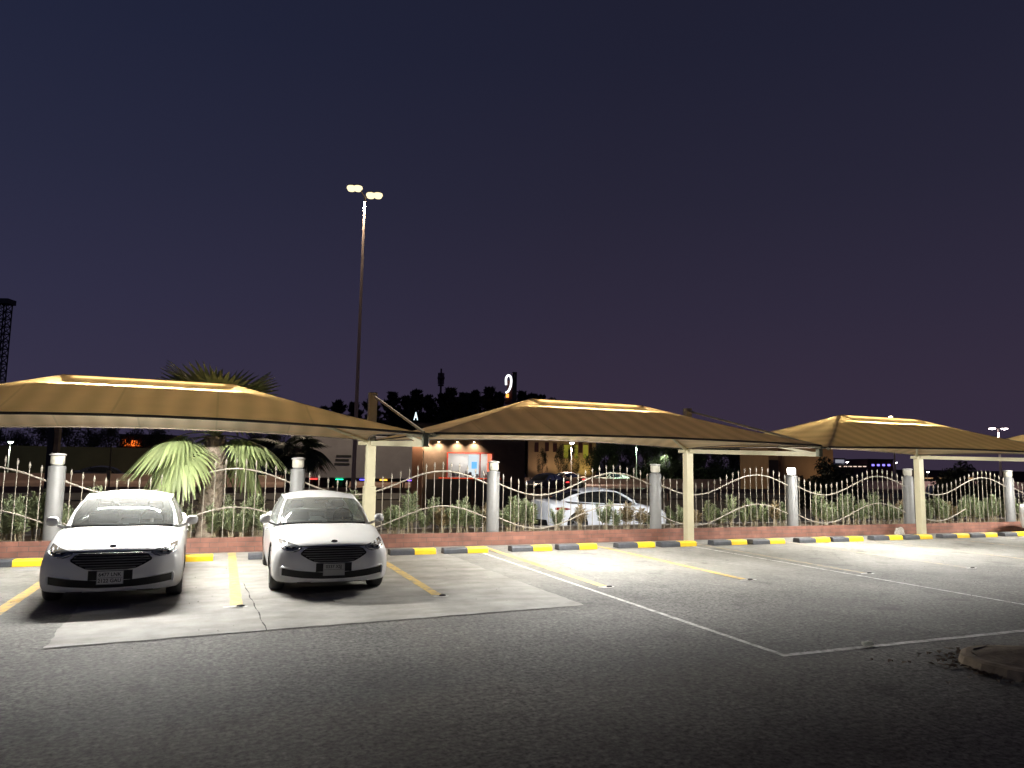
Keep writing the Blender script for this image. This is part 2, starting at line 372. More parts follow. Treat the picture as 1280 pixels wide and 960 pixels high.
ROADM = mat('road_asphalt', (.06, .055, .052), .8, noise=(.6, .25))

# ------------------------------------------------------------------ ground, lot, markings
LOTB = 16.98
g = MB(); g.box(-1800, 1800, -600, 3000, -.9, -.22); struct(g.build('ground', GROUND))
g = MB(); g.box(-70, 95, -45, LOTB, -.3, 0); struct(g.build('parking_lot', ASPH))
g = MB(); g.box(-70, 95, 19.2, 30, -.6, -.16); struct(g.build('service_road', ROADM))
g = MB(); g.box(-400, 900, 44, 66, -.6, -.16); struct(g.build('near_carriageway', ROADM))
g = MB(); g.box(-400, 900, 70, 96, -.6, -.16); struct(g.build('far_carriageway', ROADM))
g = MB(); g.box(-70, 95, 17.1, 19.05, -.3, .24); struct(g.build('planting_bed', SOIL))
g = MB(); g.bbox(-70, 95, 19.053, 19.197, -.3, .26, .015); struct(g.build('kerb', mat('kerb_stone', (.32, .3, .27), .85, noise=(3, .2))))

# concrete patch with a ragged outline, saw cut joint
def ragged(a, b, n, amp):
    a = Vector(a); b = Vector(b); d = (b-a); q = Vector((-d.y, d.x)).normalized()
    return [a+d*(i/n)+q*rnd.uniform(-amp, amp) for i in range(n)]
cs = [(-1.50, 8.88), (.66, 9.07), (4.88, 9.36), (4.80, 12.5), (4.74, 16.9), (-1.62, 16.9)]
ol = ragged(cs[0], cs[1], 20, .015)+ragged(cs[1], cs[2], 30, .015)+ragged(cs[2], cs[3], 20, .02)+ragged(cs[3], cs[4], 20, .03)+ragged(cs[4], cs[5], 10, .01)+ragged(cs[5], cs[0], 90, .02)
g = MB(); g.add([(p.x, p.y, .004) for p in ol], [list(range(len(ol)))], False)
struct(g.build('concrete_patch', CONC))
g = MB()
pp = [(.66+.02*math.sin(i*1.7)*.4-.008*i+rnd.uniform(-.005, .005), 9.07+i*.22) for i in range(17)]
for i in range(16):
    (x0, y0), (x1, y1) = pp[i], pp[i+1]; k = .006+.003*math.sin(i*2.1)
    g.add([(x0-k, y0, .0075), (x0+k, y0, .0075), (x1+k, y1, .0075), (x1-k, y1, .0075)], [(0, 1, 2, 3)], False)
e_ = ragged(cs[0], cs[1], 20, .012)+ragged(cs[1], cs[2], 30, .012)+ragged(cs[2], cs[3], 22, .02)
for a, b in zip(e_[:-1], e_[1:]):
    g.add([(a.x, a.y-.016, .0075), (b.x, b.y-.016, .0075), (b.x, b.y+.006, .0075), (a.x, a.y+.006, .0075)], [(0, 1, 2, 3)], False)
struct(g.build('crack_joint', mat('joint_dirt', (.035, .032, .028), .95)))

def strip(name, a, b, w_, m, z):
    a = Vector(a); b = Vector(b); d = (b-a).normalized(); q = Vector((-d.y, d.x))*w_/2
    g = MB(); n = 24; rows = []
    for i in range(n+1):
        p = a.lerp(b, i/n); j = rnd.uniform(.9, 1.06)
        rows.append([(p.x-q.x*j, p.y-q.y*j, z), (p.x+q.x*j, p.y+q.y*j, z)])
    g.grid(rows, False); return struct(g.build(name, m))
for k in range(11):
    u0 = -2.50+2.767*k
    strip('parking_line', (u0+.11, 10.72), (u0+.18, 16.85), .155, YEL if k in (0, 1, 2, 3) else (YELF if k != 4 else YEL), .0085)
strip('painted_line', (5.57, 6.26), (5.58, 16.6), .075, WHT, .0045)
strip('painted_line', (5.53, 6.27), (21.0, 6.34), .085, WHT, .0050)
strip('painted_line', (11.12, 6.34), (11.08, 16.5), .065, WHT, .0045)
# worn white blobs and small road studs at the line ends
studm = mat('stud_plastic', (.03, .028, .025), .5)
for k in range(1, 8):
    u0 = -2.39+2.767*k; y0 = 10.60+rnd.uniform(-.03, .03)
    g = MB(); pts = []
    for i in range(14):
        a = 2*PI*i/14; r_ = rnd.uniform(.7, 1.15); pts.append((u0+.16*r_*math.cos(a), y0+.08*r_*math.sin(a), .0125))
    g.add(pts, [list(range(14))], False); struct(g.build('paint_blob', WHT))
    g = MB(); g.lathe([(.055, 0), (.05, .018), (.03, .026), (0.001, .028)], (0, 0, 0), 14)
    o = g.build('road_stud', studm, None, (u0+.05, y0+.01, .0125)); o.scale = (.95, .55, .8)
    nm = ['beside the first white sedan', 'right of the second white sedan', 'left of the inner white line', 'on the third line right of the second sedan', 'on the line touching the far white line', 'on the second line from the right edge', 'on the line nearest the right edge'][k-1]
    tag(o, 'dark road stud ending a yellow line, '+nm, 'road stud', 'road studs at the line ends')

# ------------------------------------------------------------------ low brick wall
g = MB(); g.box(-60, 90, 16.985, 17.09, -.2, .31)
tag(g.build('brick_wall', BRICK), 'low red brick wall running behind the wheel stops under the railing', 'wall')

# ------------------------------------------------------------------ fence: round columns with lantern heads, wavy railing
UC = [-2.92+4.67*k for k in range(-1, 8)]
CNAME = {0: 'column left of the first white sedan', 1: 'column behind the second white sedan', 2: 'column in front of the kiosk', 3: 'column at the nose of the fenced-off hatchback', 4: 'column with the lit lantern', 5: 'column half hidden by the third canopy post', 6: 'column nearest the right edge'}
opal = mat('lantern_opal', (.42, .40, .33), .4, noise=(9, .15))
LITW = emat('lantern_lit', (1, .97, .9), 14)
col_me = MB().lathe([(.158, .2), (.158, 1.75), (.150, 1.765), (.105, 1.77), (.105, 1.80)], n=28).mesh('column', GALV)
lan = MB().lathe([(.118, 1.80), (.128, 1.83), (.128, 1.955), (.118, 1.975)], n=24).mesh('lantern', opal)
cap = MB().lathe([(.10, 1.975), (.15, 1.98), (.156, 2.0), (.11, 2.02), (.001, 2.03)], n=24).mesh('cap', mat('lantern_cap', (.40, .39, .37), .5))
lanlit = MB().lathe([(.105, 1.80), (.115, 1.83), (.115, 1.955), (.10, 1.975), (.001, 1.98)], n=24).mesh('lantern', LITW)
for k, u in zip(range(-1, 8), UC):
    if k not in CNAME: continue
    lab = ['round grey fence column left of the first white sedan, clear lantern on top', 'round grey fence column rising behind the second white sedan', 'round grey fence column in front of the kiosk corner',
           'round grey fence column at the nose of the sedan behind the railing', 'round grey fence column whose lantern is lit white', 'round grey fence column half hidden by the third canopy post', 'round grey fence column closest to the right edge'][k]
    t = thing('fence_column', lab, 'column', (u, 17.25, 0), 0, 'columns of the fence')
    link('column', col_me, t); 
    if k == 4:
        link('lantern', lanlit, t)
        L = bpy.data.lights.new('lantern_light', 'POINT'); L.energy = 22; L.color = (1, .96, .88); L.shadow_soft_size = .12
        lo = link('lantern_light', L, t, (0, 0, 2.12))
    else: link('lantern', lan, t)
    if k != 4: link('cap', cap, t)

NP = 21; SPAN = 4.67-.316
def railz(s): return 1.475-.285*math.sin(2*PI*(s*1.0+.005))
def bar_me(s):
    zt = railz(s)*.82+1.475*.18+.255
    g = MB(); g.tube([(0, 0, .28), (0, 0, zt-.10)], .0082, 6, True)
    g.lathe([(.010, zt-.10), (.024, zt-.085), (.012, zt-.07), (.027, zt-.055), (.014, zt-.01), (.001, zt+.03)], n=8)
    return g.mesh('picket', RAIL)
bars = [bar_me((i+.5)/NP) for i in range(NP)]
def rail_me(dz, r_):
    g = MB(); pts = []
    for i in range(49):
        s = i/48; pts.append((s*SPAN, 0, railz(s)-dz))
    g.tube(pts, r_, 8); return g.mesh('rail', RAIL)
toprail = rail_me(0, .0185); lowrail = rail_me(.83, .015)
PNAME = ['at the far left edge', 'behind the first white sedan', 'between the second sedan and the kiosk front', 'in front of the sedan parked behind it', 'between the second canopy post and the lit lantern', 'just right of the lit lantern', 'behind the dense oleanders by the third canopy post', 'at the right edge']
for k, u in zip(range(-1, 7), UC):
    t = thing('fence_panel', 'wavy cream railing panel of spear pickets '+PNAME[k+1], 'fence', (u+.158, 17.25, 0), 0, 'wavy railing panels')
    link('top_rail', toprail, t); 
    if k == 5:
        g = MB(); g.tube([(s/40*SPAN, 0, railz(s/40)-.83) for s in range(5, 23)], .017, 8); g.build('bottom_rail', RAIL, t)
    else: link('bottom_rail', lowrail, t)
    for i in range(NP): link('picket', bars[i], t, ((i+.5)/NP*SPAN, -.012 if i % 1 == 0 else 0, 0))

# ------------------------------------------------------------------ wheel stops
WS = [(-3.75, -2.72), (-.95, .08), (.72, 1.73), (2.1, 3.1), (3.52, 4.51), (4.69, 5.69), (6.26, 7.24), (7.44, 8.42), (8.99, 10.0), (10.16, 11.18), (11.71, 12.74), (12.89, 13.92), (14.42, 15.48), (15.57, 16.64), (17.1, 18.16), (18.24, 19.3), (19.76, 20.84), (20.9, 21.98), (22.4, 23.45)]
WLAB = ['yellow and grey wheel stop cut by the left edge, left of the first sedan', 'yellow wheel stop end showing behind the first sedan\'s right flank', 'grey wheel stop end peeping out left of the second sedan', 'yellow and grey wheel stop behind the second sedan',
        'first whole wheel stop right of the second sedan, grey and yellow', 'second whole wheel stop right of the second sedan', 'third wheel stop right of the second sedan, by the kiosk column', 'fourth wheel stop right of the second sedan, beside the bright light pool',
        'wheel stop just left of the one at the second canopy post', 'wheel stop at the foot of the second canopy post', 'first wheel stop right of the second canopy post', 'second wheel stop right of the second canopy post', 'third wheel stop right of the second canopy post',
        'fourth wheel stop right of the second canopy post', 'wheel stop just left of the one at the third canopy post', 'wheel stop at the foot of the third canopy post', 'first wheel stop right of the third canopy post', 'second wheel stop right of the third canopy post', 'wheel stop under the white car at the right edge']
greyp = mat('stop_grey', (.052, .055, .064), .6, noise=(8, .25)); yelp = mat('stop_yellow', (.78, .50, .015), .55, noise=(7, .12))
def prism(x0, x1, m, name, par):
    g = MB(); prof = [(0, 0), (.01, .085), (.035, .115), (.225, .115), (.25, .085), (.26, 0)]
    n = len(prof); vs = [(x, y, z) for x in (x0, x1) for y, z in prof]
    g.add(vs, [tuple(range(n)), tuple(range(2*n-1, n-1, -1))]+[(i, i+n, (i+1) % n+n, (i+1) % n) for i in range(n)], False)
    return g.build(name, m, par)
for (a, b), lab in zip(WS, WLAB):
    c = (a+b)/2; h = (b-a)/2
    t = thing('wheel_stop', lab, 'wheel stop', (c, 15.55+rnd.uniform(-.03, .03), .009), rnd.uniform(-.012, .012), 'wheel stops along the parking row')
    prism(-h, .03, greyp, 'grey_half', t); prism(.032, h, yelp, 'yellow_half', t)

# ------------------------------------------------------------------ shade canopies
SAG = .03
LP = [1380, 1200, 1230, 1200]; UPW = [6, 15, 11, 11]
PU = [-5.18, 3.22, 11.62, 20.02, 28.42]
VF, VR, VP_ = 11.75, 16.5, 14.0
ZR, ZP = 2.44, 3.30
def canopy(i, uL, uR, lab, power, ZF, lift, ridge=(2.78, 2.97)):
    t = thing('shade_canopy', lab, 'canopy', (0, 0, 0), 0, 'shade canopies over the parking row')
    A = Vector((uL+.10, VF, ZF)); B = Vector((uR-.10, VF, ZF)); C = Vector((uR-.06, VR, ZR)); D = Vector((uL+.06, VR, ZR))
    P = Vector((uL+ridge[0], VP_, ZP)); Q = Vector((uR-ridge[1], VP_, ZP-.02))
    def face(a, b, p, q, inw, lift, n=28, mrows=12):
        "eave a-b up to ridge p-q; tensioned edges curve inwards"
        rows = []
        for j in range(mrows+1):
            tt = j/mrows; row = []
            for k in range(n+1):
                s = k/n; e = a.lerp(b, s)+inw*math.sin(PI*s)+Vector((0, 0, lift*math.sin(PI*s)))
                r_ = p.lerp(q, s); x = e.lerp(r_, tt); x.z -= SAG*4*tt*(1-tt)*(.75+.25*abs(2*s-1)); row.append(x)
            rows.append(row)
        return rows
    g = MB(); g.cs = True
    F = face(A, B, P, Q, Vector((0, .05, 0)), lift); g.grid(F)
    F2 = face(B, C, Q, Q, Vector((-.28, 0, 0)), .04, 16); g.grid(F2)
    F3 = face(C, D, Q, P, Vector((0, -.22, 0)), .115); g.grid(F3)
    F4 = face(D, A, P, P, Vector((.28, 0, 0)), .04, 16); g.grid(F4)
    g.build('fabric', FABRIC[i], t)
    for nm, Fx in (('front_hem', F), ('side_hem', F2), ('rear_hem', F3), ('side_hem', F4)):
        h = MB(); h.tube([p+Vector((0, 0, -.012)) for p in Fx[0]], .022 if nm == 'front_hem' else .014, 6); h.build(nm, DARKEDGE, t)
    def pipe(name, a, b, r_, dz):
        h = MB(); pts = []
        for k in range(13):
            s = k/12; x = Vector(a).lerp(Vector(b), s); x.z -= SAG*4*s*(1-s)+dz; pts.append(x)
        h.tube(pts, r_, 8); h.build(name, CREAM, t)
    for a, b in ((A, P), (B, Q), (C, Q), (D, P)): pipe('hip_pipe', a, b, .034, .045)
    h = MB(); h.tube([P+Vector((0, 0, -.05)), Q+Vector((0, 0, -.05))], .034, 8); h.build('ridge_pipe', CREAM, t)
    # tube lamp hung just under the front slope, along the ridge
    labs = ['long tube lamp glowing through the ridge of the leftmost canopy', 'long tube lamp glowing through the ridge of the middle canopy', 'long tube lamp glowing through the ridge of the third canopy', 'long tube lamp under the ridge of the canopy cut by the right edge']
    tl = thing('tube_lamp', labs[i], 'lamp', ((P.x+Q.x)/2, VP_-.15, ZP-.22), 0, 'tube lamps under the canopy ridges')
    ln = (Q.x-P.x)/2-.15
    h = MB(); h.box(-ln-.03, ln+.03, -.13, .055, 0, .012); h.build('housing', mat('lamp_housing_%d' % i, (.9, .9, .9), .5), tl)
    h = MB(); h.box(-ln-.35, ln+.35, -.285, -.281, -(.148 if i else .135), .008); h.build('added_light_blocker', mat('blade_grey', (.4, .4, .4), .6), tl)  # unseen blade added to keep lamp light off foreground and front cloth
    h = MB(); h.box(-ln+.01, ln-.01, -.025, .025, -.054, -.004); h.build('diffuser', emat('diffuser_%d' % i, (1., .975, .925), power), tl)
    h = MB(); h.beam((-ln+.01, .075, .118), (ln-.01, .075, .106), .075, .006)
    for i_, v_ in enumerate(h.v): h.v[i_] = (v_[0], v_[1], v_[2]+(v_[1]-.0)*.45)
    h.build('upper_diffuser', emat('upper_diffuser_%d' % i, (1., .92, .78), UPW[i]), tl)
    for s in (-1, 1):
        h = MB(); h.tube([(s*ln*.7, .06, .016), (s*ln*.7, .10, .16)], .006, 6); h.build('hanger', ALLOY, tl)
    return t
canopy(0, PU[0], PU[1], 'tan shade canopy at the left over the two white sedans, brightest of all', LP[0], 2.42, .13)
canopy(1, PU[1], PU[2], 'tan shade canopy in the middle between the first and second posts', LP[1], 2.43, .055)
canopy(2, PU[2], PU[3], 'olive tan shade canopy right of the second post, seam visible on its left hip', LP[2], 2.40, .05)
canopy(3, PU[3], PU[4], 'tan shade canopy just entering at the right edge', LP[3], 2.40, .05)

PLAB = {0: 'cream canopy post outside the left edge', 1: 'cream canopy post behind the second white sedan with a thick lower sleeve', 2: 'cream canopy post in the middle, in front of the brick wall', 3: 'cream canopy post at the right, before the dense oleanders', 4: ''}
for i in (1, 2, 3):
    u = PU[i]
    t = thing('canopy_post', PLAB[i], 'post', (u, VR, 0), 0, 'cantilever posts carrying the canopies')
    h = MB(); h.bbox(-.10, .10, -.10, .10, 0, ZR-.06, .012); h.build('post', CREAM, t)
    h = MB(); h.bbox(-.09, .09, -.09, .09, ZR-.057, 3.50, .012); h.build('mast_head', CREAM, t)
    if i == 1:
        h = MB(); h.bbox(-.125, .125, -.125, .125, .02, 1.42, .012); h.build('sleeve', CREAM, t)
    h = MB(); h.bbox(-.17, .17, -.17, .17, 0, .018, .004); h.build('base_plate', CREAM, t)
    AE = VF+.16-VR
    h = MB(); h.beam((0.02, -.105, 2.36), (0.02, AE, 2.245), .085, .10); h.build('arm', CREAM, t)
    h = MB(); h.tube([(.0, -.09, 3.42), (.0, AE+.1, 2.44)], .026, 8); h.build('stay', CREAM, t)
    h = MB(); h.bbox(-.05, .05, AE-.06, AE+.04, 2.20, 2.43, .008); h.box(-.17, .17, AE-.03, AE+.02, 2.36, 2.40); h.build('hub', mat('hub_green', (.20, .21, .14), .5), t)
    h = MB(); h.beam((.02, AE+.12, 2.26), (-.02, AE+1.15, 2.42), .045, .05); h.build('brace', CREAM, t)
    for a_, b_ in ((-.28, -.095), (.095, .28)):
        h = MB(); h.box(a_, b_, -.04, .04, ZR-.12, ZR-.04); h.build('bracket', CREAM, t)

# ------------------------------------------------------------------ cars
def curve(tab, y):
    for (a, p), (b, q) in zip(tab[:-1], tab[1:]):
        if y <= b:
            s = (y-a)/(b-a); s = max(0, min(1, s)); s = s*s*(3-2*s) if False else s
            return p+(q-p)*s
    return tab[-1][1]
def catmull(P, n):
    out = []; m_ = len(P)-1
    for i in range(m_):
        p0 = P[max(i-1, 0)]; p1 = P[i]; p2 = P[i+1]; p3 = P[min(i+2, m_)]
        for k in range(n):
            t = k/n
            out.append(tuple(.5*((2*p1[j])+(-p0[j]+p2[j])*t+(2*p0[j]-5*p1[j]+4*p2[j]-p3[j])*t*t+(-p0[j]+3*p1[j]-3*p2[j]+p3[j])*t**3) for j in range(len(p1))))
    out.append(tuple(P[-1])); return out
TAURUS = dict(L=4.78, W=.90, zb=.205, ax=(.91, 3.72), rw=.335, nose=.33, nexp=3.6, rx=.095,
    zs=[(0, .64), (.5, .73), (1.2, .845), (2.5, .89), (4., .93), (4.78, .88)],
    zt=[(0, .755), (.12, .795), (.35, .83), (.7, .885), (1.0, .93), (1.22, .965), (1.34, .92), (3.85, .92), (4.0, 1.01), (4.4, 1.01), (4.78, .96)],
    wsb=[(.0, 1.16, .975), (.45, 1.25, .97), (.735, 1.50, .945)], wst=[(0, 1.92, 1.335), (.35, 1.95, 1.328), (.605, 2.06, 1.297)],
    roof=[(.605, 2.06, 1.297), (.625, 2.6, 1.345), (.615, 3.1, 1.335), (.57, 3.5, 1.28)], crown=[1.335, 1.415, 1.41, 1.345], crowny=[1.92, 2.6, 3.1, 3.55],
    rgt=[(0, 3.55, 1.345), (.35, 3.54, 1.33), (.57, 3.5, 1.28)], rgb=[(0, 4.22, 1.025), (.4, 4.18, 1.02), (.63, 4.06, .985)],
    belt=[(1.50, .76, .92), (2.2, .81, .91), (3.2, .81, .93), (4.06, .68, .975)])
ELA = dict(L=4.55, W=.875, zb=.2, ax=(.86, 3.53), rw=.315, nose=.40,
    zs=[(0, .60), (.5, .70), (1.2, .82), (2.5, .88), (3.6, .93), (4.55, .90)],
    zt=[(0, .68), (.12, .74), (.35, .80), (.7, .86), (1.0, .915), (1.2, .95), (1.32, .90), (3.75, .92), (3.95, 1.03), (4.3, 1.05), (4.55, 1.02)],
    wsb=[(.0, 1.0, .955), (.45, 1.1, .95), (.70, 1.38, .93)], wst=[(0, 1.85, 1.34), (.35, 1.88, 1.335), (.57, 2.0, 1.30)],
    roof=[(.57, 2.0, 1.30), (.585, 2.4, 1.34), (.57, 2.9, 1.32), (.54, 3.25, 1.26)], crown=[1.34, 1.42, 1.40, 1.33], crowny=[1.85, 2.4, 2.9, 3.3],
    rgt=[(0, 3.3, 1.33), (.35, 3.29, 1.32), (.54, 3.25, 1.26)], rgb=[(0, 4.15, 1.05), (.4, 4.1, 1.045), (.62, 3.95, 1.01)],
    belt=[(1.38, .73, .91), (2.2, .79, .915), (3.0, .79, .955), (3.95, .67, 1.01)])
def body_mesh(P, name, paint):
    L, W, zb = P['L'], P['W'], P['zb']
    def half(y):
        yy = min(max(y, 0), L); zs = curve(P['zs'], yy); zt = curve(P['zt'], yy)
        w_ = W*(1-.035*max(0, 1-yy/.7)**2-.045*max(0, 1-(L-yy)/.9)**2)
        c = [(0, zb), (.80*w_, zb), (.955*w_, zb+.025), (.993*w_, zb+.11), (w_, .47), (.99*w_, zs-.13), (.955*w_, zs), (.84*w_, zs+.62*(zt-zs)), (.5*w_, zt-.012), (0, zt)]
        return catmull(c, 4)
    ys = [0, .004, .012, .025, .045, .07, .1, .14]+[.2+.06*i for i in range(int((L-.4)/.06))]
    ys += [L-.14, L-.1, L-.07, L-.045, L-.025, L-.012, L-.004, L]
    rings = []; zc = .5
    def warp(x, y, z):
        k = max(0, 1-y/1.7); y2 = y+P['nose']*(abs(x)/W)**P.get('nexp', 3.0)*k**1.5
        k2 = max(0, 1-y/.7)
        y2 += (.075*max(0, (z-.5)/.22)**2*(1 if z > .5 else 0)+.05*max(0, (.42-z)/.22)**1.5)*k2
        kr = max(0, 1-(L-y)/1.3); y2 -= .22*(abs(x)/W)**3*kr+.06*max(0, (.45-z)/.25)*kr
        return (x, y2, z)
    for y in ys:
        H_ = half(y); e = min(y, L-y)
        rx, rz = P.get('rx', .13), .045
        ix = rx-math.sqrt(max(0, rx*rx-(rx-min(e, rx))**2)); iz = rz-math.sqrt(max(0, rz*rz-(rz-min(e, rz))**2))
        fx = 1-ix/W; hz = curve(P['zt'], y)-zb; fz = 1-2*iz/hz; zc = zb+hz/2
        h2 = [(x*fx, zc+(z-zc)*fz) for x, z in H_]
        ring = [(x, z) for x, z in h2]+[(-x, z) for x, z in h2[-2:0:-1]]
        rings.append([warp(x, y, z) for x, z in ring])
    def capr(y, i0):
        base = rings[i0]; H_ = half(y); out = []
        xz = None
        e = 0; rx, rz = P.get('rx', .13), .045; fx = 1-rx/W; hz = curve(P['zt'], y)-zb; fz = 1-2*rz/hz; zc = zb+hz/2
        h2 = [(x*fx, zc+(z-zc)*fz) for x, z in H_]; ring = h2+[(-x, z) for x, z in h2[-2:0:-1]]
        for s in (.85, .68, .5, .33, .16): out.append([warp(x*s, y, zc+(z-zc)*s) for x, z in ring])
        return out, warp(0, y, zc)
    fr, fc = capr(0, 0); rr, rc = capr(L, -1)
    allr = fr[::-1]+rings+rr
    g = MB(); g.cs = True; n = len(allr[0]); vs = [p for r_ in allr for p in r_]
    fs = [(i*n+k, (i+1)*n+k, (i+1)*n+(k+1) % n, i*n+(k+1) % n) for i in range(len(allr)-1) for k in range(n)]
    a = len(vs); vs += [fc, rc]; m_ = len(allr)-1
    fs += [(a, k, (k+1) % n) for k in range(n)]+[(a+1, m_*n+(k+1) % n, m_*n+k) for k in range(n)]
    g.add(vs, fs, True)
    bm = bmesh.new(); me0 = g.mesh(name+'_raw', paint); bm.from_mesh(me0); bmesh.ops.recalc_face_normals(bm, faces=bm.faces); bm.to_mesh(me0); bm.free()
    o = bpy.data.objects.new('tmp', me0); col.objects.link(o)
    cut = MB()
    for ya in P['ax']:
        for s in (-1, 1):
            prof = [(0.0001, s*.60), (P['rw']+.038, s*.60), (P['rw']+.038, s*1.2), (0.0001, s*1.2)]
            c = MB(); c.lathe(prof, (0, ya, P['rw']), 32, 'x', False)
            bmc = bmesh.new(); mc = c.mesh('c', BLACKP); bmc.from_mesh(mc); bmesh.ops.remove_doubles(bmc, verts=bmc.verts, dist=.0005); bmesh.ops.recalc_face_normals(bmc, faces=bmc.faces); bmc.to_mesh(mc); bmc.free()
            oc = bpy.data.objects.new('tmpc', mc); col.objects.link(oc)
            md = o.modifiers.new('b', 'BOOLEAN'); md.operation = 'DIFFERENCE'; md.object = oc; md.solver = 'EXACT'
    dg = bpy.context.evaluated_depsgraph_get(); ev = o.evaluated_get(dg)
    me = bpy.data.meshes.new_from_object(ev); me.name = name
    tmp = [x for x in col.objects if x.name.startswith('tmp')]
    for x in tmp: bpy.data.objects.remove(x)
    if len(me.materials) < 2: me.materials.append(BLACKP)
    me.materials[0] = paint
    if len(me.materials) > 1: me.materials[1] = BLACKP
    # wheel wells and underside black
    for p in me.polygons:
        c = p.center; ins = False
        for ya in P['ax']:
            if abs(p.normal.x) < .25 and math.hypot(c.y-ya, c.z-P['rw']) < P['rw']+.045 and abs(c.x) > .59: ins = True
            if abs(abs(c.x)-.60) < .01 and abs(p.normal.x) > .8 and math.hypot(c.y-ya, c.z-P['rw']) < P['rw']+.04: ins = True
        if ins: p.material_index = 1; p.use_smooth = False
        elif c.z < zb+.008: p.material_index = 1
        else: p.material_index = 0; p.use_smooth = True
    bv = BVHTree.FromPolygons([v.co for v in me.vertices], [list(p.vertices) for p in me.polygons])
    return me, bv

def hitf(bv, x, z, d=(0, 1, 0)):
    h = bv.ray_cast(Vector((x, -2, z)), Vector((0, 1, 0)))
    return h[0].y if h[0] else None
def front_patch(bv, cols, nr, off):
    "cols: (x, zlo, zhi); a skin over the nose of the car"
    rows = []
    last = None
    for x, a, b in cols:
        row = []
        for k in range(nr+1):
            z = a+(b-a)*k/nr; y = hitf(bv, x, z)
            if y is None or y > 1.3: y = last if last is not None else .3
            last = y; row.append((x, y-off, z))
        rows.append(row)
    g = MB(); g.grid(rows, True); return g
def side_patch(bv, cols, nr, off, sgn):
    rows = []; last = sgn*.85
    for y, a, b in cols:
        row = []
        for k in range(nr+1):
            z = a+(b-a)*k/nr; h = bv.ray_cast(Vector((sgn*2, y, z)), Vector((-sgn, 0, 0)))
            x = h[0].x if h[0] else last
            last = x; row.append((x+sgn*off, y, z))
        rows.append(row)
    g = MB(); g.grid(rows, True); return g
def mirror_cols(c): return [(-x, a, b) for x, a, b in c][::-1]
def cr(P, n=6): return [Vector(p) for p in catmull(P, n)]
def sym(P, n=6):
    h = cr(P, n); return [Vector((-p.x, p.y, p.z)) for p in h[:0:-1]]+h
def text_mesh(txt, size, m, name, parent, loc, rot, bold=.0, width=None):
    cu = bpy.data.curves.new(name, 'FONT'); cu.body = txt; cu.size = size; cu.align_x = 'CENTER'; cu.align_y = 'CENTER'; cu.extrude = .001; cu.offset = bold
    o = bpy.data.objects.new('tmpt', cu); col.objects.link(o)
    dg = bpy.context.evaluated_depsgraph_get(); me = bpy.data.meshes.new_from_object(o.evaluated_get(dg)); bpy.data.objects.remove(o)
    me.materials.clear(); me.materials.append(m); me.name = name
    ob = link(name, me, parent, loc); ob.rotation_euler = rot
    if width: ob.scale = (width, 1, 1)
    return ob

def wheel(t, P, x, y, s):
    r_ = P['rw']
    g = MB(); w_ = .105
    g.lathe([(r_*.66, -w_), (r_*.9, -w_*1.03), (r_*.985, -w_*.8), (r_, -w_*.4), (r_, w_*.4), (r_*.985, w_*.8), (r_*.9, w_*1.03), (r_*.66, w_)], (0, 0, 0), 30, 'x')
    o = g.build('wheel', RUBBER, t, (x, y, r_))
    h = MB(); h.lathe([(.001, s*.05), (.05, s*.055), (.06, s*.03), (r_*.60, s*.0), (r_*.64, s*w_*.95), (r_*.68, s*w_*.95)], (0, 0, 0), 30, 'x')
    h.build('hub_barrel', mat('rim_dark', (.05, .05, .055), .4, .8), o)
    h = MB()
    for k in range(10):
        a = 2*PI*k/10; c, sn = math.cos(a), math.sin(a)
        h.beam((s*w_*.75, .03*c, .03*sn), (s*w_*.9, r_*.66*c, r_*.66*sn), .03, .022)
    h.lathe([(.001, s*w_*.95), (.06, s*w_*.9), (.065, s*w_*.6)], (0, 0, 0), 16, 'x')
    h.lathe([(r_*.62, s*w_*.86), (r_*.69, s*w_*1.04), (r_*.70, s*w_*.9)], (0, 0, 0), 30, 'x')
    h.build('rim', ALLOY, o)
BODY = {}
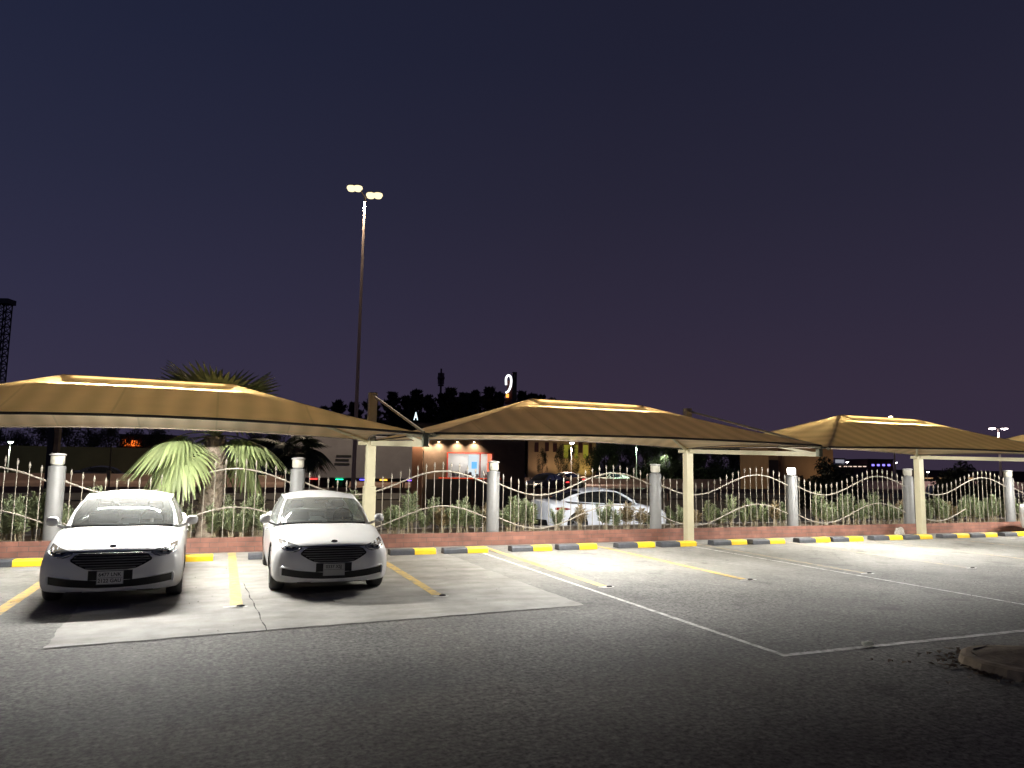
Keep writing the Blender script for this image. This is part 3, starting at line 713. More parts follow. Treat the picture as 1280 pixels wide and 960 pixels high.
def car(kind, name, label, loc, rz, paint=WPAINT, plate=None, group=None, glass=GLASS, simple=False, plate_m=None, lights=None, grille=True):
    P = TAURUS if kind == 'T' else ELA
    key = (kind, paint.name)
    if key not in BODY: BODY[key] = body_mesh(P, 'body', paint)
    me, bv = BODY[key]
    t = thing(name, label, 'car', loc, rz, group)
    link('body', me, t)
    for y in P['ax']:
        for s in (-1, 1): wheel(t, P, s*.775, y, s)
    # --- cabin
    wb = sym(P['wsb']); wt_ = sym(P['wst'])
    def patch(a, b, bulge, n=8, lo=0, hi=1, side_in=0):
        rows = []
        for j in range(n+1):
            s = lo+(hi-lo)*j/n
            rows.append([p.lerp(q, s)+bulge*4*s*(1-s) for p, q in zip(a, b)])
        return rows
    g = MB(); g.grid(patch(wb, wt_, Vector((0, -.03, .045)))); g.build('windshield', glass, t)
    # black ceramic border of the windscreen, header above it
    rg_t = sym(P['rgt']); rg_b = sym(P['rgb'])
    g = MB(); g.grid(patch(rg_t, rg_b, Vector((0, .02, .04)))); g.build('rear_window', glass, t)
    side = cr(P['roof'], 8); nS = len(side)
    cz = catmull([(a, b) for a, b in zip(P['crowny'], P['crown'])], 8)
    rows = []
    for i, p in enumerate(side):
        yc, zc_ = cz[i]; row = []
        for k in range(-12, 13):
            s = k/12; q = abs(s)**2.2
            row.append((p.x*s, yc+(p.y-yc)*s*s, zc_+(p.z-zc_)*q))
        rows.append(row)
    g = MB(); g.grid(rows)
    g.build('roof', paint, t)
    # sides: side windows and white pillars
    bl = catmull(P['belt'], 10)
    def beltp(y):
        for a, b in zip(bl[:-1], bl[1:]):
            if a[0] <= y <= b[0]:
                s = (y-a[0])/(b[0]-a[0]); return (a[1]+(b[1]-a[1])*s, a[2]+(b[2]-a[2])*s)
        return bl[-1][1:] if y > bl[-1][0] else bl[0][1:]
    a0 = Vector(P['wsb'][-1]); c0 = Vector(P['rgb'][-1])
    tl = [a0, *side, c0]
    def topp(y):
        for a, b in zip(tl[:-1], tl[1:]):
            if a.y <= y <= b.y:
                s = (y-a.y)/max(1e-6, b.y-a.y); q = a.lerp(b, s); return (q.x, q.z)
        return (tl[-1].x, tl[-1].z)
    y0, y1 = a0.y+.02, c0.y-.02
    B1 = 2.62 if kind == 'T' else 2.5; C1 = 3.56 if kind == 'T' else 3.42
    for s in (-1, 1):
        def pt(y, q, out=0):
            xb, zb_ = beltp(y); xt, zt_ = topp(y)
            return (s*(xb+(xt-xb)*q+.03*math.sin(PI*q)+out), y, zb_+(zt_-zb_)*q)
        sh = MB(); sh.cs = True
        n = 40; rows = []
        def sect(ya, yb, qa, qb, m=10, out=0): return [[pt(ya+(yb-ya)*i/m, qa+(qb-qa)*j/6, out) for j in range(7)] for i in range(m+1)]
        for ya, yb, qa, qb in ((y0, B1-.03, -.04, .04), (B1+.05, C1, -.04, .04), (y0+.3, B1-.03, .95, 1.0), (B1+.05, C1, .95, 1.0)): sh.grid(sect(ya, yb, qa, qb, 20))
        sh.grid(sect(C1, y1, -.04, 1, 14))
        sh.build('side_pillars', paint, t)
        bp_ = MB(); bp_.grid(sect(B1-.03, B1+.05, -.04, 1, 3, .002)); bp_.build('door_pillar', BLACKP, t)
        gw = MB(); gw.grid(sect(y0, B1-.03, .04, .95, 16)); gw.build('side_window', glass, t)
        gw = MB(); gw.grid(sect(B1+.05, C1, .04, .95, 16)); gw.build('side_window', glass, t)
        ap = MB(); ap.tube([Vector((s*a0.x, a0.y-.03, a0.z-.03))]+[Vector((s*(a0.x+(side[0].x-a0.x)*q), a0.y+(side[0].y-a0.y)*q, a0.z+(side[0].z-a0.z)*q+.02*math.sin(PI*q))) for q in (.25, .5, .75)]+[Vector((s*p.x, p.y, p.z-.012)) for p in side], [.045, .042, .04, .034]+[.024]*nS, 8)
        ap.build('roof_rail', paint, t)
        cp_ = MB(); cp_.tube([Vector((s*side[-1].x, side[-1].y, side[-1].z-.014)), Vector((s*(side[-1].x+c0.x)/2, (side[-1].y+c0.y)/2, (side[-1].z+c0.z)/2+.015)), Vector((s*c0.x, c0.y+.02, c0.z-.03))], [.024, .045, .05], 8); cp_.build('rear_pillar', paint, t)
        mz = 1.005; mx_ = .965
        mi = MB(); mi.cs = True
        rowsm = []
        for i in range(9):
            a = PI*i/8; rowsm.append([(s*(mx_-.085*math.cos(a)), 1.60+.055*math.sin(b)*math.sin(a)-.02*math.cos(a), mz+.072*math.cos(b)*math.sin(a)**.6) for b in [2*PI*k/14 for k in range(15)]])
        mi.grid(rowsm); mi.beam((s*.76, 1.63, .90), (s*.90, 1.61, .95), .05, .035)
        mi.build('door_mirror', paint, t)
        hd = MB()
        for yh in (B1-.22, C1-.12):
            h_ = bv.ray_cast(Vector((s*2, yh, .78)), Vector((-s, 0, 0)))
            if h_[0]: hd.bbox(min(h_[0].x, h_[0].x+s*.03), max(h_[0].x, h_[0].x+s*.03), yh-.09, yh+.09, .77, .80, .006)
        hd.build('door_handle', paint, t)
        # shut lines of the doors
        dl = MB()
        for yl in (1.56, B1, C1+.02):
            zz = [.30+.045*i for i in range(13)]
            pr = []
            for z in zz:
                h_ = bv.ray_cast(Vector((s*2, yl, z)), Vector((-s, 0, 0)))
                if h_[0] and math.hypot(yl-P['ax'][1], z-P['rw']) > P['rw']+.05: pr.append([(h_[0].x+s*.0015, yl-.004, z), (h_[0].x+s*.0015, yl+.004, z)])
            if len(pr) > 1: dl.grid(pr)
        dl.build('shut_line', BLACKP, t)
    # --- interior
    it = MB(); it.box(-.70, .70, 1.36, 3.9, .902, .915); it.box(-.69, .69, 1.42, 1.80, .90, .955); it.build('cabin_floor', INTER, t)
    if not simple:
        for s in (-.37, .37):
            q = MB(); q.bbox(s-.24, s+.24, 2.52, 2.66, .90, 1.09, .04); q.bbox(s-.12, s+.12, 2.60, 2.68, 1.12, 1.25, .03); q.box(s-.05, s-.04, 2.63, 2.645, 1.08, 1.13); q.box(s+.04, s+.05, 2.63, 2.645, 1.08, 1.13); q.build('seat', SEATM, t)
        q = MB(); q.bbox(-.60, .60, 3.42, 3.58, .90, 1.05, .04)
        for s in (-.36, .36): q.bbox(s-.11, s+.11, 3.48, 3.56, 1.055, 1.16, .03)
        q.build('rear_bench', SEATM, t)
        q = MB()
        ring = [(.37+.17*math.cos(a), 1.88+.05*math.sin(a), 1.0+.15*math.sin(a)) for a in [2*PI*k/20 for k in range(21)]]
        q.tube(ring, .014, 6); q.beam((.37, 1.8, .94), (.37, 1.88, 1.0), .05, .04); q.beam((.22, 1.88, 1.0), (.52, 1.88, 1.0), .03, .02); q.build('steering_wheel', BLACKP, t)
        q = MB(); q.bbox(-.12, .12, 1.98, 2.01, 1.235, 1.295, .01); q.build('rear_view_mirror', BLACKP, t)
        q = MB(); q.box(-.02, .06, 1.55, 1.62, .957, .960); q.build('paper_slip', mat('paper', (.7, .7, .68), .8), t)
    # --- nose
    if kind == 'T':
        FZ = .04
        gx = [-.48, -.47, -.44, -.38, -.30, -.2, -.1, 0, .1, .2, .3, .38, .44, .47, .48]
        gl = [(x, .465+.105*max(0, (abs(x)-.26)/.22)**1.3, .655-.075*max(0, (abs(x)-.40)/.08)**1.5) for x in gx]
        gl = [(x, min(a, .59)+FZ, max(b, .592)+FZ) for x, a, b in gl]
        front_patch(bv, gl, 5, .006).build('grille', BLACKP, t)
        gg = [o for o in kids(t) if o.name.startswith('grille')][0]
        for k in range(6):
            z = .482+FZ+.032*k; q = MB(); pts = []
            for i in range(-20, 21):
                x = i/20*.465
                lo = .465+FZ+.105*max(0, (abs(x)-.26)/.22)**1.3; hi = .655+FZ-.075*max(0, (abs(x)-.40)/.08)**1.5
                if lo+.004 < z < hi-.004:
                    y = hitf(bv, x, z)
                    if y is not None: pts.append((x, y-.014, z))
            if len(pts) > 2: q.tube(pts, .006, 5); q.build('grille_slat', mat('slat_dark', (.15, .15, .155), .35), gg)
        rim = MB(); pts = []
        ring_ = [(x, a) for x, a, b in gl]+[(x, b) for x, a, b in gl[::-1]]; ring_.append(ring_[0])
        for x, z in ring_:
            y = hitf(bv, x, z); pts.append((x, (y if y else .05)-.008, z))
        rim.tube(pts, .009, 6); rim.build('grille_trim', mat('trim_black', (.03, .03, .032), .2, .6), gg)
        front_patch(bv, [(x, FZ+.664+.006*(abs(x)/.6), FZ+.676+.012*(abs(x)/.6)) for x in [i/14*.62 for i in range(-14, 15)]], 2, .004).build('hood_gap', BLACKP, t)
        hl = [(.47, .635, .672), (.52, .605, .690), (.58, .588, .705), (.65, .590, .722), (.71, .605, .735), (.76, .628, .745), (.79, .66, .75)]
        hl = [(x, a+FZ+.012, b+FZ) for x, a, b in hl]
        for s in (1, -1):
            hh = front_patch(bv, hl if s > 0 else mirror_cols(hl), 5, .007).build('headlight', LENS, t)
            q = MB()
            for j, (dz0, xa, xb) in enumerate(((.012, .50, .78), (.06, .60, .76))):
                pts = []
                for i in range(10):
                    x = xa+(xb-xa)*i/9; a = [c for c in hl if c[0] <= x][-1]; z = a[1]+dz0+(.022 if x > .70 else 0)*(x-.70)/.08
                    y = hitf(bv, s*x, z)
                    if y is not None and y < 1.2: pts.append((s*x, y-.016, z))
                if len(pts) > 2: q.tube(pts, .008, 5)
            q.build('light_strip', CHROME, hh)
            for x in (.585, .665):
                q = MB(); y = hitf(bv, s*x, .655+FZ)
                if y: q.bbox(s*x-.03, s*x+.03, y-.012, y-.002, .635+FZ, .672+FZ, .006)
                q.build('projector', mat('projector', (.04, .04, .045), .1, .5, coat=1), hh)
        fg = [-.745, -.72, -.66, -.55, -.45, -.3, -.15, 0, .15, .3, .45, .55, .66, .72, .745]
        front_patch(bv, [(x, .262+.050*(abs(x)/.745)**2, .352+.058*(abs(x)/.745)**1.5) for x in fg], 4, .006).build('lower_intake', BLACKP, t)
        for s in (1, -1):
            q = MB(); pts = []
            for x, z in ((.46, .392), (.56, .404), (.66, .418), (.745, .428), (.772, .40), (.768, .34), (.758, .30)):
                y = hitf(bv, s*x, z); pts.append((s*x, (y if y else .3)-.008, z))
            q.tube(pts, .011, 6); q.build('fog_trim', mat('trim_silver', (.9, .9, .9), .3, .3), t)
        front_patch(bv, [(x, .365, .487) for x in (-.265, -.13, 0, .13, .265)], 3, .009).build('plate_holder', BLACKP, t)
        pl = MB(); pl.bbox(-.155, .155, -.022, -.012, .318, .475, .003); po = pl.build('number_plate', plate_m or mat('plate', (.30, .29, .27), .5), t)
        fr_ = MB()
        for x0, x1, z0, z1 in ((-.16, .16, .311, .319), (-.16, .16, .474, .482), (-.16, -.153, .319, .474), (.153, .16, .319, .474)): fr_.box(x0, x1, -.026, -.011, z0, z1)
        fr_.build('plate_frame', mat('plate_frame', (.35, .35, .35), .4), po)
        if plate:
            ink = mat('plate_ink', (.015, .015, .015), .6)
            a, b = plate
            text_mesh(a, .064, ink, 'plate_characters', po, (-.005, -.0245, .435), (PI/2, 0, 0), .001)
            text_mesh(b, .064, ink, 'plate_characters', po, (-.005, -.0245, .357), (PI/2, 0, 0), .001)
            dv = MB(); dv.box(-.148, .148, -.0235, -.0225, .394, .398); dv.build('plate_divider', ink, po)
        y = hitf(bv, 0, .705)
        em = MB(); em.lathe([(.001, .012), (.9, .010), (1, 0)], (0, 0, 0), 20)
        eo = em.build('emblem', mat('emblem_blue', (.02, .025, .05), .2, .3, coat=1), t, (0, .075, .785)); eo.scale = (.052, .022, .8); eo.rotation_euler = (R(62), 0, 0)
        tw = MB()
        y = hitf(bv, .5, .27)
    else:
        gl = [(x, .36, .60-.05*(abs(x)/.5)**3) for x in [i/8*.5 for i in range(-8, 9)]]
        front_patch(bv, gl, 3, .006).build('grille', BLACKP, t)
        hl = [(.52, .60, .66), (.62, .60, .70), (.70, .62, .72), (.78, .66, .73)]
        for s in (1, -1):
            lm = LENS if not lights else lights[0]
            front_patch(bv, hl if s > 0 else mirror_cols(hl), 3, .008).build('headlight', lm, t)
        for s in (-1, 1):
            L_ = P['L']
            tm = lights[1] if lights else mat('tail_red', (.20, .008, .008), .15, coat=1)
            side_patch(bv, [(L_-.78, .765, .785), (L_-.66, .745, .81), (L_-.5, .74, .83), (L_-.36, .745, .83), (L_-.27, .75, .82)], 4, .005, s).build('tail_light', tm, t)
            side_patch(bv, [(L_-.60, .765, .79), (L_-.42, .77, .80)], 2, .008, s).build('indicator', mat('amber_lens', (.55, .36, .14), .2, coat=1), t)
            rows = []
        # rear bumper insert and plate recess
        g = MB(); rws = []
        for x in [i/8*.62 for i in range(-8, 9)]:
            row = []
            for z in (.22, .30, .38, .44):
                h_ = bv.ray_cast(Vector((x, P['L']+2, z)), Vector((0, -1, 0))); row.append((x, (h_[0].y if h_[0] else P['L']-.1)+.006, z))
            rws.append(row)
        g.grid(rws); g.build('rear_diffuser', BLACKP, t)
    return t

plm2 = mat('plate_dim', (.38, .38, .36), .5)  # dimmer light on this plate put into its colour; the lit copy is paler
A_ = car('T', 'white_sedan', 'white sedan parked at the left, bonnet blown out by the lamp, readable number plate', (-1.165, 10.98, 0), R(1.2), plate=('6477 LNK', '2122 GAU'), group='white sedans under the canopies', plate_m=mat('plate_lit', (.75, .74, .71), .5))
B_ = car('T', 'white_sedan', 'white sedan parked behind the second yellow line, greyer windscreen and dim plate', (1.675, 10.98, 0), R(-1.5), plate=('0337 XSJ', ''), group='white sedans under the canopies', plate_m=plm2)
car('T', 'white_sedan', 'white car cut off by the right edge beyond the last wheel stop', (24.55, 11.4, 0), 0, plate=None, group='white sedans under the canopies')

A_.scale = (.965, 1, 1); B_.scale = (.945, 1, 1)
# pale sedan behind the railing, nose to the right
el = car('E', 'parked_sedan', 'pale white fastback sedan with blue door logo parked behind the railing', (14.05, 21.6, -.16), R(90), paint=mat('cool_white_paint', (.70, .73, .80), .35, coat=.7), glass=DGLASS)
_, bvE = BODY[('E', 'cool_white_paint')]
lx, lz = atv(797, 646, 20.73)
ly = 14.05-lx; lz += .16
hx = bvE.ray_cast(Vector((-2, ly, lz)), Vector((1, 0, 0)))[0].x
dc = MB(); dc.lathe([(.001, 0), (.115, 0), (.115, .004), (.001, .004)], (0, 0, 0), 24, 'x'); do = dc.build('door_logo', mat('logo_blue', (.02, .05, .25), .4), el, (hx-.006, ly, lz))
dw = MB()
for a, b in (((-.06, .045), (-.025, -.05)), ((-.025, -.05), (0, .02)), ((0, .02), (.025, -.05)), ((.025, -.05), (.06, .045))): dw.beam((-.003, a[0], a[1]), (-.003, b[0], b[1]), .004, .028)
dw.build('logo_mark', mat('logo_white', (.75, .76, .8), .5), do)
dl = MB(); dl.box(hx-.006, hx-.003, ly-.13, ly+.09, lz-.19, lz-.165); dl.build('logo_caption', mat('caption_grey', (.2, .22, .27), .5), el)

# ------------------------------------------------------------------ oleanders behind the railing
leafA = leafmat('oleander_leaf', (.37, .42, .25), .35); stemA = mat('oleander_stem', (.30, .25, .16), .8)
leafD = leafmat('dry_leaf', (.36, .29, .17), .25)
def plant_mesh(seed, h, spread, n, dense, dry):
    q = random.Random(seed); st = MB(); lf = MB()
    for i in range(n):
        a = q.uniform(0, 2*PI); lean = q.uniform(.05, .95)*spread; hh = h*q.uniform(.6, 1.0)*(1-.25*lean/spread*.5)
        p = Vector((q.uniform(-.06, .06), q.uniform(-.05, .05), 0)); pts = [p]
        m_ = 7
        for k in range(1, m_+1):
            s = k/m_; pts.append(Vector((p.x+math.cos(a)*lean*s**1.3, p.y+math.sin(a)*lean*.7*s**1.3, hh*s))+Vector((q.uniform(-.012, .012), q.uniform(-.012, .012), 0)))
        st.tube(pts, [.009-.006*k/m_ for k in range(m_+1)], 5, False)
        nl = int(hh*dense*1.7)
        for k in range(nl):
            s = (.30 if not dry else .45)+(.70 if not dry else .55)*k/nl; f_ = s*m_; i0 = min(int(f_), m_-1); b = pts[i0].lerp(pts[i0+1], f_-i0)
            for w3 in range(3 if s > .5 else 2):
                ang = q.uniform(0, 2*PI); el_ = q.uniform(.25, 1.1) if s < .9 else q.uniform(.7, 1.4)
                ln = q.uniform(.12, .21)*(1.1-.35*s); d = Vector((math.cos(ang)*math.cos(el_), math.sin(ang)*math.cos(el_), math.sin(el_)))
                sd = d.cross(Vector((0, 0, 1))).normalized()*ln*.105; tip = b+d*ln+Vector((0, 0, -ln*.18)); md = b+d*ln*.5
                lf.add([b, md-sd, tip, md+sd], [(0, 1, 2, 3)], False)
    return st.mesh('stems', stemA), lf.mesh('leaves', leafD if dry else leafA)
PV = [plant_mesh(11, .98, .24, 9, 24, False), plant_mesh(12, .8, .28, 10, 26, False), plant_mesh(13, 1.02, .17, 8, 22, False), plant_mesh(14, .55, .22, 9, 22, True), plant_mesh(15, .85, .34, 13, 28, False)]
# image column, variant, height scale
PL = [(6, 1, .8), (26, 4, .95), (44, 0, .95), (58, 0, 1.0), (84, 1, .85), (121, 2, 1.18), (226, 1, 1.0), (280, 2, 1.0), (290, 4, .72), (303, 4, .6), (321, 0, .9), (333, 4, .62),
      (437, 2, 1.12), (494, 4, .72), (512, 0, .98), (541, 2, .92), (553, 3, 1.0), (583, 4, .92), (608, 3, 1.15), (644, 2, .95), (664, 1, .95), (697, 1, .75), (726, 3, 1.1), (757, 1, .92), (783, 3, 1.15), (801, 3, .9), (812, 1, .6),
      (840, 1, .72), (868, 3, .8), (887, 2, .82), (915, 2, 1.0), (943, 1, .98), (968, 3, 1.25), (978, 4, .75), (1021, 0, .98), (1043, 1, .85), (1060, 0, .9), (1080, 4, .82), (1093, 0, .98), (1110, 1, .7), (1128, 3, 1.2),
      (1160, 4, .72), (1172, 0, .85), (1187, 3, 1.1), (1201, 4, .8), (1216, 0, .9), (1231, 4, .85), (1245, 2, 1.0), (1258, 4, .8), (1271, 1, .9)]
PL += [(14, 0, .9), (72, 4, .8), (236, 4, .7), (268, 1, .9), (312, 2, .95), (328, 1, .85), (486, 1, .8), (503, 1, .75), (530, 1, .7), (563, 1, .8), (574, 2, .85), (596, 1, .8), (635, 4, .7), (654, 0, .8), (770, 1, .65), (852, 1, .75), (900, 1, .75), (930, 4, .7), (955, 1, .75), (1032, 4, .8), (1052, 2, 1.0), (1070, 1, .9), (1100, 4, .8), (1118, 1, .85), (1153, 0, .85), (1180, 1, .9), (1208, 2, .95), (1224, 1, .9), (1239, 0, .9), (1264, 0, .9)]
PL.sort()
WORD = {0: 'full green oleander', 1: 'loose green oleander', 2: 'slim upright oleander', 3: 'dry brownish oleander', 4: 'broad bushy oleander'}
cnt = {}; ORD = ['first', 'second', 'third', 'fourth', 'fifth', 'sixth', 'seventh', 'eighth', 'ninth', 'tenth', 'eleventh', 'twelfth', 'thirteenth', 'fourteenth', 'fifteenth', 'sixteenth', 'seventeenth', 'eighteenth', 'nineteenth', 'twentieth']
CN2 = {-1: 'from the left edge', 0: 'right of the column beside the first sedan', 1: 'right of the column behind the second sedan', 2: 'right of the column in front of the kiosk', 3: 'right of the column at the nose of the fenced-off sedan', 4: 'right of the lit lantern column', 5: 'right of the third canopy post', 6: 'right of the last column'}
for x, v, s in PL:
    vv = rnd.uniform(17.65, 18.15); u = atv(x, 640, vv)[0]; uf = atv(x, 640, 17.25)[0]
    seg = int(math.floor((uf+2.92)/4.67)); cnt[seg] = cnt.get(seg, 0)+1
    t = thing('oleander', '%s, %s plant %s' % (WORD[v], ORD[cnt[seg]-1], CN2.get(seg, 'beyond')), 'shrub', (u, vv, .235), rnd.uniform(0, 6.28), 'oleanders in the planting bed')
    s *= 1.1; t.scale = (1.1*s*rnd.uniform(.95, 1.15), s*rnd.uniform(.95, 1.15), s)
    link('stems', PV[v][0], t); link('leaves', PV[v][1], t)
# dry litter on the bed
q = random.Random(3); g = MB()
for i in range(2600):
    x = q.uniform(-6, 32); y = q.uniform(17.12, 18.6); a = q.uniform(0, 6.28); l = q.uniform(.02, .06); z = .242+q.uniform(0, .02)
    c, s_ = math.cos(a)*l, math.sin(a)*l
    g.add([(x-c, y-s_, z), (x+s_*.2, y-c*.2, z+.008), (x+c, y+s_, z+.004), (x-s_*.2, y+c*.2, z+.01)], [(0, 1, 2, 3)], False)
stuff(g.build('leaf_litter', leafD))

# ------------------------------------------------------------------ fan palm
def fan_frond(seed, pet, fan, droop, nseg=30):
    q = random.Random(seed); g = MB(); pts = []
    for i in range(9):                                  # petiole, in local x-z plane
        s = i/8; pts.append(Vector((pet*s, 0, -droop*.35*pet*s*s)))
    g.tube(pts, [.020-.010*i/8 for i in range(9)], 5, False)
    o = pts[-1]; ax = (pts[-1]-pts[-2]).normalized()
    side = Vector((0, 1, 0)); up = ax.cross(side)*-1
    for k in range(nseg):
        a = R(-150+300*(k+.5)/nseg); ln = fan*(.72+.28*math.cos(a*.55))*q.uniform(.92, 1.05)
        d = ax*math.cos(a)+side*math.sin(a); rows = []
        m_ = 9
        for j in range(m_+1):
            s = j/m_; p = o+d*ln*s+Vector((0, 0, -droop*ln*(.10*s+1.05*max(0, s-.40)**1.6)))+up*.06*ln*math.sin(abs(a))*s
            p += side*q.uniform(-.006, .006)
            wd = ln*math.sin(PI/nseg*.83)*1.18*s if s < .6 else ln*math.sin(PI/nseg*.83)*1.18*.6*(1-(s-.6)/.4)**.8
            pl = Vector((0, 0, 1)).cross(d).normalized() if abs(d.z) < .98 else side
            rows.append([p-pl*wd, p+Vector((0, 0, .012*s)), p+pl*wd])
        g.grid(rows, False)
    return g
palmleaf = leafmat('palm_leaf', (.28, .335, .145), .35, .5)
fr_me = [fan_frond(31, .75, .95, 1.0).mesh('frond', palmleaf), fan_frond(32, .95, 1.0, .42).mesh('frond', palmleaf), fan_frond(33, .85, .9, 1.35).mesh('frond', palmleaf)]
palmtrunk = mat('palm_trunk', (.20, .16, .12), .9, noise=(7, .4), bump=(14, 1.0))
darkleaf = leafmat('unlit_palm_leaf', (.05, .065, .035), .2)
def palm(loc, label, h, fronds, tr, sc_=1.0, leaf=None):
    t = thing('fan_palm', label, 'palm tree', loc, 0, None)
    g = MB(); pts = []; rs = []
    for i in range(25):
        s = i/24; pts.append((.05*math.sin(s*2), 0, h*s)); rs.append(tr*(1.12-.18*s)*(1+.05*(i % 2)))
    g.tube(pts, rs, 18)
    q = random.Random(5)
    for i in range(150):                                # old leaf bases
        a = i*2.4; z = h*(.05+.93*i/150); r_ = tr*(1.1-.18*z/h); d = Vector((math.cos(a), math.sin(a), 0)); sd = Vector((-d.y, d.x, 0))
        b = d*r_+Vector((.05*math.sin(z/h*2), 0, z)); ln = q.uniform(.07, .13)
        g.add([b-sd*.05, b+sd*.05, b+d*.055+sd*.022+Vector((0, 0, ln)), b+d*.055-sd*.022+Vector((0, 0, ln)), b+Vector((0, 0, ln*.7))-d*.02], [(0, 1, 2, 3), (0, 3, 4), (1, 4, 2)], False)
    g.build('trunk', palmtrunk, t)
    for i, (az, el_, v, s) in enumerate(fronds):
        me = fr_me[v]
        if leaf:
            me = LEAFCOPY.setdefault(v, fr_me[v].copy()); me.materials[0] = leaf
        o = link('frond', me, t, (.05, 0, h-.02+.03*(i % 3))); o.rotation_euler = (0, -R(el_), R(az)); o.scale = (s*sc_,)*3
    return t
LEAFCOPY = {}
fr_list = []
q = random.Random(9)
for i in range(10): fr_list.append((i*137.5 % 360, q.uniform(62, 86), 1, q.uniform(.9, 1.03)))
for i in range(9): fr_list.append((i*137.5*1.1 % 360, q.uniform(32, 58), 1, q.uniform(.8, .95)))
fr_list += [(212, -10, 0, 1.12), (196, -2, 0, .95), (222, -4, 2, .9), (340, 2, 0, .72), (355, 8, 0, .75), (20, -8, 2, .9), (150, -5, 0, .9), (90, -8, 0, .9), (180, 10, 0, 1.0), (5, 14, 0, .95), (205, 20, 2, .95)]
palm((-.06, 17.95, .2), 'fan palm with lit green fronds behind the railing between the white sedans', 2.25, fr_list, .225)
px_, py_ = far(366, 30)
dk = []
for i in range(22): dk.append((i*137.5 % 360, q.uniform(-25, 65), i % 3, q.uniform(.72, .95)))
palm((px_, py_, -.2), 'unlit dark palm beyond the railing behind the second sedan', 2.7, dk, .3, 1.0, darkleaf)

# ------------------------------------------------------------------ kerbed island at the lower right
isl = thing('kerbed_island', 'rounded earth island with stained kerb at the lower right corner', 'island', (0, 0, 0))
def inset(P, d):
    n = len(P); out = []
    for i in range(n):
        a, b, c = P[i-1], P[i], P[(i+1) % n]; t1 = (b-a).normalized(); t2 = (c-b).normalized(); nn = Vector((-t1.y-t2.y, t1.x+t2.x))
        out.append(b+nn.normalized()*d)
    return out
ip = []
I0 = Vector((7.55, 5.08))
for i in range(17):
    a = R(62+180*i/16); ip.append(I0+Vector((.62*math.cos(a), .62*math.sin(a))))
dirv = Vector((math.cos(R(-28)), math.sin(R(-28))))
ip2 = ip+[ip[-1]+dirv*(k*.6) for k in range(1, 12)]+[ip[0]+dirv*(k*.6) for k in range(11, 0, -1)]
def wob(P, amp, seed):
    q = random.Random(seed); return [p+Vector((q.uniform(-amp, amp), q.uniform(-amp, amp))) for p in P]
oo = wob(ip2, .012, 1); ii = wob(inset(ip2, .13), .01, 2); n = len(oo)
g = MB()
vs = [(p.x, p.y, 0) for p in oo]+[(p.x+.0, p.y, .085) for p in inset(oo, .03)]+[(p.x, p.y, .10) for p in inset(oo, .07)]+[(p.x, p.y, .10) for p in ii]+[(p.x, p.y, .05) for p in ii]
g.add(vs, [(r_*n+k, r_*n+(k+1) % n, (r_+1)*n+(k+1) % n, (r_+1)*n+k) for r_ in range(4) for k in range(n)], False)
g.build('island_kerb', mat('stained_kerb', (.21, .165, .115), .9, noise=(4, .45), bump=(9, .7)), isl)
g = MB(); cen = sum((p for p in ii), Vector((0, 0)))/n
vs = []; q = random.Random(4)
for lv, (s, z) in enumerate(((1, .098), (.8, .15), (.5, .21), (.2, .24))):
    vs += [(cen.x+(p.x-cen.x)*s, cen.y+(p.y-cen.y)*s, z+q.uniform(-.02, .02)) for p in ii]
vs.append((cen.x, cen.y, .22))
g.add(vs, [(r_*n+k, r_*n+(k+1) % n, (r_+1)*n+(k+1) % n, (r_+1)*n+k) for r_ in range(3) for k in range(n)]+[(3*n+k, 3*n+(k+1) % n, 4*n) for k in range(n)], True)
g.build('island_soil', SOIL, isl)
dleaf = leafmat('dead_leaf', (.11, .075, .045), .1)
g = MB(); q = random.Random(12)
for i in range(260):
    k = q.randrange(0, 20); p = ip2[k] if q.random() < .55 else I0+Vector((q.uniform(-1.15, .1), q.uniform(-.25, .75)))*q.uniform(.5, 1.)
    p = p+Vector((q.gauss(0, .13), q.gauss(0, .10))); a = q.uniform(0, 6.28); l = q.uniform(.02, .055); z = .012
    c, s_ = math.cos(a)*l, math.sin(a)*l; h = q.uniform(.006, .03)
    g.add([(p.x-c, p.y-s_, z), (p.x+s_*.5, p.y-c*.5, z+h), (p.x+c, p.y+s_, z+.006), (p.x-s_*.5, p.y+c*.5, z+h)], [(0, 1, 2, 3)], False)
stuff(g.build('dead_leaves', dleaf))
def stone(loc, r_, label, m, sx=(1, 1, .7), seed=1):
    bm = bmesh.new(); bmesh.ops.create_icosphere(bm, subdivisions=3, radius=r_); q = random.Random(seed)
    from mathutils import noise as mn
    for v in bm.verts: v.co *= 1+.35*mn.noise(v.co/r_*1.3+Vector((seed, 0, 0)))+.15*mn.noise(v.co/r_*3.1)
    me = bpy.data.meshes.new('stone'); bm.to_mesh(me); bm.free(); me.materials.append(m)
    o = link('stone', me, None, loc); o.scale = sx; return tag(o, label, 'stone')
sx_, sy_ = on_ground(1085, 808); stone((sx_, sy_, .03), .05, 'pale crumpled stone lying on the near white line', leafmat('pale_stone', (.75, .73, .66), .7), (1.4, 1.0, .55))
sx_, sy_ = on_ground(1127, 670)
stone((atv(1125, 665, 16.7)[0], 16.72, .06), .16, 'grey rock leaning on the brick wall left of the third canopy post', mat('grey_rock', (.35, .32, .28), .9, noise=(9, .3)), (1.2, .6, 1.1), 5)
q = random.Random(21)
g = MB()
for i in range(900):
    x = q.uniform(-9, 16); y = q.uniform(3.2, 16); l = q.uniform(.004, .013)
    a = q.uniform(0, 6.28); z = .006
    g.add([(x+l*math.cos(a+k*PI/2), y+l*math.sin(a+k*PI/2), z) for k in range(4)]+[(x, y, z+l*.9)], [(0, 1, 4), (1, 2, 4), (2, 3, 4), (3, 0, 4)], False)
